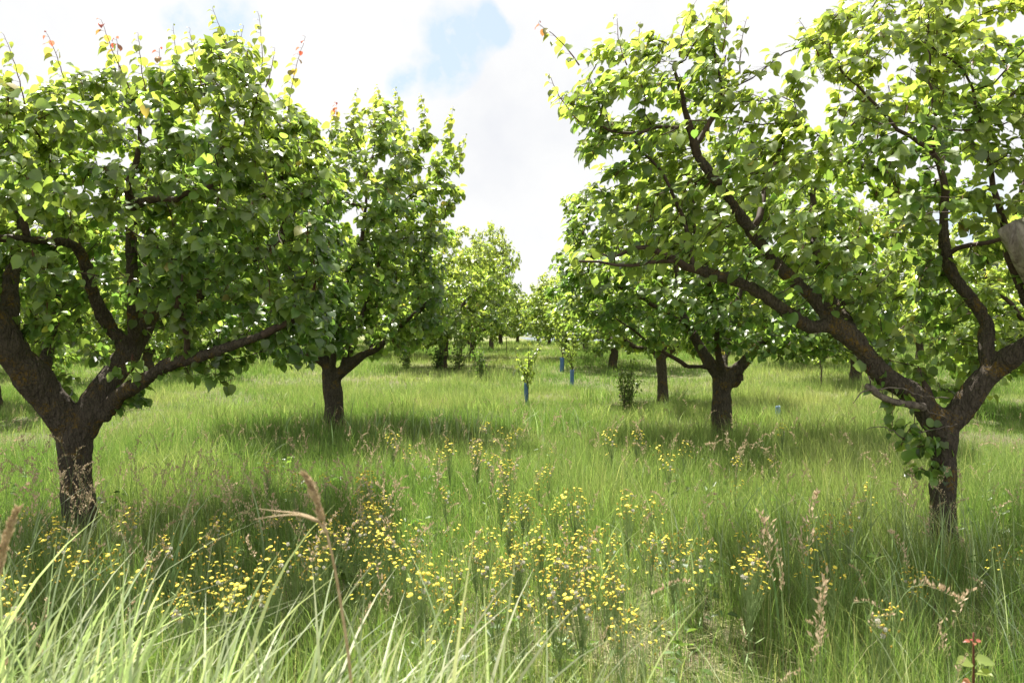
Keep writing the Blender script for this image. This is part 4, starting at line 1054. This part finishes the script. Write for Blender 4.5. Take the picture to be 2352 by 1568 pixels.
# ------------------------------------------------------------------ yellow flowers
def flower_head(c, r, up, mb=None):
    b = mb or MB(); k = 13
    up = norm(up); u = norm(np.cross(up, [0.3, 1, 0.1])); v = np.cross(up, u)
    V = [c + up * r * .5]
    for j in range(2 * k):
        a = j * math.pi / k; rr = r * (1.0 if j % 2 else .8) * rng.uniform(.92, 1.05)
        V.append(c + (u * math.cos(a) + v * math.sin(a)) * rr + up * r * rng.uniform(.05, .28))
    for j in range(k):
        a = j * 2 * math.pi / k; V.append(c + (u * math.cos(a) + v * math.sin(a)) * r * .45 + up * r * .42)
    F3 = []; Fq = []
    o0, o1 = 1, 1 + 2 * k
    for j in range(k):
        F3.append((0, o1 + j, o1 + (j + 1) % k))
        a0, a1, a2 = o0 + 2 * j, o0 + (2 * j + 1) % (2 * k), o0 + (2 * j + 2) % (2 * k)
        F3 += [(o1 + j, a0, a1), (o1 + j, a1, o1 + (j + 1) % k), (o1 + (j + 1) % k, a1, a2)]
    b.add(np.array(V), [np.array(F3)], 0)
    tube(b, np.array([c - up * r * .55, c - up * r * .25, c + up * r * .05]), np.array([r * .14, r * .3, r * .4]), 7, mat=1)
    return b
def seed_ball(c, r, mb=None):
    b = mb or MB(); n = 46; d = unit_rand(n); s = norm(np.cross(d, unit_rand(n))) * r * .2
    V = np.stack([c + d * r * .1, c + d * r * .85 + s, c + d * r * 1.05, c + d * r * .85 - s], 1).reshape(-1, 3)
    b.add(V, [(np.arange(n) * 4)[:, None] + np.arange(4)], 2); return b
def bud(c, r, mb, up):
    tube(mb, np.array([c - up * r, c, c + up * r * 1.4]), np.array([r * .5, r * .8, r * .3]), 5, mat=3)
def plant_geometry(h, heads, balls, buds):
    stem = MB(); hs, bs = [], []
    top = np.array([rng.normal(0, .03), rng.normal(0, .03), h * .62])
    P_, R_ = smooth_path(np.array([(0, 0, -.03), top * .5 + (rng.normal(0, .01), rng.normal(0, .01), 0), top]), np.array([.0016, .0014, .0012]), .05)
    tube(stem, P_, R_, 5, cap=False, mat=0)
    for kk, cnt in (('h', heads), ('s', balls), ('b', buds)):
        for _ in range(cnt):
            s0 = P_[rng.integers(int(len(P_) * .75), len(P_))]; a = rng.uniform(0, 6.28); rr = rng.uniform(.006, .07)
            e = np.array([top[0] + math.cos(a) * rr, top[1] + math.sin(a) * rr, h * rng.uniform(.8, 1.05) - rr * .4])
            q, r_ = smooth_path(np.array([s0, s0 * .4 + e * .6 + (0, 0, -.015), e]), np.array([.0009, .0007, .0006]), .04)
            tube(stem, q, r_, 3, cap=False, mat=0)
            up = norm(np.array([math.cos(a) * .5, math.sin(a) * .5 - .3, 1]))
            if kk == 'h': hs.append((e, rng.uniform(.0058, .0098), up))
            elif kk == 's': bs.append((e, rng.uniform(.007, .0095)))
            else: bud(e, rng.uniform(.003, .0045), stem, up)
    for _ in range(5):
        a = rng.uniform(0, 6.28); z = h * rng.uniform(.05, .5); L_ = rng.uniform(.03, .06); s = np.array([-math.sin(a), math.cos(a), 0]) * .0028; o = np.array([0, 0, z]); d = np.array([math.cos(a), math.sin(a), .5]) * L_
        stem.add(np.array([o, o + d * .5 + s, o + d, o + d * .5 - s]), [np.array([(0, 1, 2, 3)])], 0)
    return stem, hs, bs
SM = [FSTEM, FSTEM, FLUFF, BUDM]
protos = []
for (h, nh, nb, nbud) in ((.50, 11, 0, 16), (.55, 16, 3, 22), (.46, 8, 0, 12), (.52, 7, 5, 18), (.44, 4, 0, 8), (.58, 13, 2, 20)):
    stem, hs, bs = plant_geometry(h, nh, nb, nbud)
    detail = [('stem', stem.mesh('stem', SM), (0, 0, 0))]
    for c, r_, up in hs: detail.append(('flower', flower_head(np.zeros(3), r_, up).mesh('flower', [PETAL, FSTEM]), c))
    for c, r_ in bs: detail.append(('seed_head', seed_ball(np.zeros(3), r_).mesh('seed_head', SM), c))
    one = MB()
    one.v = list(stem.v); one.f = list(stem.f); one.n = stem.n
    fl = MB()
    for c, r_, up in hs: flower_head(np.asarray(c), r_ * 1.08, up, fl)
    offn = one.n
    if fl.n:
        one.v += fl.v; one.f += [(f + offn, 4 if m == 0 else 1) for f, m in fl.f]; one.n += fl.n
    for c, r_ in bs: seed_ball(np.asarray(c), r_, one)
    protos.append((detail, one.mesh('flowering_plant', SM + [PETAL]), h))
FG = 'yellow flowering plants in the grass'
BL = [(60, 1290, 55, 35, 7), (230, 1275, 50, 30, 9), (400, 1290, 60, 35, 4), (550, 1270, 50, 45, 9), (500, 1320, 50, 35, 5), (690, 1230, 35, 35, 7), (780, 1225, 50, 35, 9), (880, 1175, 35, 20, 10), (900, 1260, 45, 35, 9), (960, 1280, 40, 40, 5),
      (1060, 1300, 50, 50, 13), (1180, 1270, 50, 50, 15), (1240, 1300, 40, 50, 13), (1330, 1320, 45, 45, 11), (1360, 1250, 20, 20, 4), (1210, 1180, 55, 35, 8), (1300, 1160, 55, 25, 8), (1060, 1100, 55, 35, 8), (1150, 1045, 60, 25, 8), (1090, 1000, 30, 10, 3),
      (1210, 990, 30, 8, 3), (1440, 1030, 45, 15, 4), (1500, 1010, 20, 8, 2), (1520, 1225, 30, 25, 7), (1400, 1160, 30, 20, 4), (1440, 1340, 10, 8, 2), (1640, 1280, 30, 30, 4), (1690, 1240, 12, 6, 1), (1730, 1300, 15, 10, 2), (1880, 1275, 18, 25, 3),
      (1900, 1220, 40, 25, 4), (2140, 1325, 20, 18, 3), (2000, 1420, 10, 8, 1), (2320, 1300, 25, 20, 3), (1420, 1435, 30, 10, 3), (1310, 1405, 6, 5, 1), (850, 1075, 25, 10, 3), (930, 1030, 20, 8, 2), (570, 1065, 30, 8, 2), (740, 1110, 20, 10, 2),
      (120, 1180, 50, 25, 4), (340, 1180, 40, 25, 4), (450, 1205, 30, 20, 3), (1980, 1135, 20, 8, 1), (1940, 1150, 10, 6, 1), (1810, 990, 15, 5, 1), (1560, 1050, 50, 25, 4), (1680, 1060, 50, 30, 4), (410, 1370, 10, 10, 1), (600, 1375, 40, 20, 2)]
for (bx, by, sx, sy, cnt) in BL:
    for _ in range(max(1, round(cnt * .8))):
        px, py = rng.normal(bx, sx * 1.3), max(985, rng.normal(by, sy * 1.25))
        detail, one, h = protos[rng.integers(0, len(protos))]
        sc = rng.uniform(.85, 1.15); d = (CAMZ - h * sc) * F / (py - HY); X = (px - CX) / F * d
        if d > 9.5: continue
        loc = (X, d, gz1(X, d)); rz = rng.uniform(0, 6.28)
        d = min(d, 20)
        if px < 640: lab = 'yellow flowering plant with small dandelion-like heads in the shade of the nearest left tree'
        elif px < 1420: lab = 'yellow flowering plant with small dandelion-like heads in the sunny centre of the lane' if py > 1130 else 'yellow flowering plant in the middle distance of the lane, heads only specks'
        else: lab = 'yellow flowering plant with few heads in the grass between the lane and the right trunk'
        if d < 4.6:
            root = empty('flowering_plant', loc, lab, 'wildflower', FG, rz)
            for nm, me, off in detail:
                o = part(nm, me, root); o.location = off
        else:
            root = part('flowering_plant', one); root.location = loc; root.rotation_euler = (0, 0, rz); tag(root, lab, 'wildflower', FG)
        root.scale = (sc, sc, sc)

# ------------------------------------------------------------------ light, sky, camera
to_sun = norm(np.array([-0.26, 0.42, 1.0]))
el = math.asin(to_sun[2]); azs = math.atan2(to_sun[0], to_sun[1])
sl = bpy.data.lights.new('sun', 'SUN'); sl.energy = 5.0; sl.angle = math.radians(0.55); sl.color = (1.0, 0.955, 0.87)
so = bpy.data.objects.new('sun', sl); COL.objects.link(so)
so.rotation_euler = Vector(to_sun).to_track_quat('Z', 'Y').to_euler()
w = bpy.data.worlds.new('World'); scene.world = w; w.use_nodes = True
nt = w.node_tree; nt.nodes.clear()
wo = nt.nodes.new('ShaderNodeOutputWorld'); bg = nt.nodes.new('ShaderNodeBackground'); bg.inputs['Strength'].default_value = 0.1
sky = nt.nodes.new('ShaderNodeTexSky'); sky.sky_type = 'NISHITA'; sky.sun_disc = False
sky.sun_elevation = el; sky.sun_rotation = azs; sky.air_density = 1.0; sky.dust_density = 1.2
tc = nt.nodes.new('ShaderNodeTexCoord'); dirv = tc.outputs['Generated']
cn = noise_tex(nt, 11.0, 8, dirv, 0.62)
cn2 = noise_tex(nt, 2.6, 7, dirv, 0.6)
wn = N(nt, 'ShaderNodeTexNoise'); wn.inputs['Scale'].default_value = 9; wn.inputs['Detail'].default_value = 6; nt.links.new(dirv, wn.inputs['Vector'])
wa = nt.nodes.new('ShaderNodeVectorMath'); wa.operation = 'MULTIPLY_ADD'; wa.inputs[1].default_value = (.11, .11, .11); nt.links.new(wn.outputs['Color'], wa.inputs[0]); nt.links.new(dirv, wa.inputs[2])
wb = nt.nodes.new('ShaderNodeVectorMath'); wb.operation = 'SUBTRACT'; wb.inputs[1].default_value = (.055, .055, .055); nt.links.new(wa.outputs[0], wb.inputs[0])
gap = None
for (px, py, rad) in ((900, 180, .025), (960, 160, .034), (1010, 130, .042), (1055, 95, .042), (1110, 65, .03), (510, 50, .04), (440, 50, .03), (2230, 520, .05)):
    v = norm(np.array([(px - CX) / F, 1.0, (HY - py) / F]))
    vd = nt.nodes.new('ShaderNodeVectorMath'); vd.operation = 'DISTANCE'; nt.links.new(wb.outputs[0], vd.inputs[0]); vd.inputs[1].default_value = tuple(v)
    b_ = math_(nt, 'SUBTRACT', 1.0, math_(nt, 'DIVIDE', vd.outputs['Value'], rad), True)
    gap = b_ if gap is None else math_(nt, 'MAXIMUM', gap, b_)
front = math_(nt, 'MULTIPLY', gap, 2.2)
thin = math_(nt, 'MULTIPLY', front, math_(nt, 'ADD', math_(nt, 'MULTIPLY', math_(nt, 'SUBTRACT', cn, .5), 5.0), .8), True)
cloud = ramp(nt, cn2, [(0.3, (3.4, 3.46, 3.62)), (0.44, (3.78, 3.8, 3.83)), (0.56, (3.98, 3.98, 3.98))])
skyl = mixc(nt, 0.8, sky.outputs[0], (2.75, 3.2, 3.5))
col = mixc(nt, thin, cloud, skyl)
nt.links.new(col, bg.inputs['Color']); nt.links.new(bg.outputs[0], wo.inputs['Surface'])

cam = bpy.data.cameras.new('camera'); co = bpy.data.objects.new('camera', cam); COL.objects.link(co)
cam.sensor_width = 36.0; cam.lens = F / 2352 * 36.0; cam.clip_start = 0.05; cam.clip_end = 6000
co.location = (0, 0, CAMZ); co.rotation_euler = (math.radians(90), 0, 0)
cam.shift_y = -(784 - HY) / 2352
cam.dof.use_dof = True; cam.dof.focus_distance = 6.5; cam.dof.aperture_fstop = 5.0
scene.camera = co
scene.view_settings.view_transform = 'Standard'; scene.view_settings.look = 'None'
scene.view_settings.exposure = 1.38; scene.view_settings.gamma = 1.0; scene.view_settings.use_curve_mapping = False
scene.render.engine = 'CYCLES'
cy = scene.cycles
cy.max_bounces = 9; cy.diffuse_bounces = 5; cy.glossy_bounces = 3; cy.transmission_bounces = 6; cy.transparent_max_bounces = 4
cy.use_denoising = True
cy.sample_clamp_indirect = 6.0
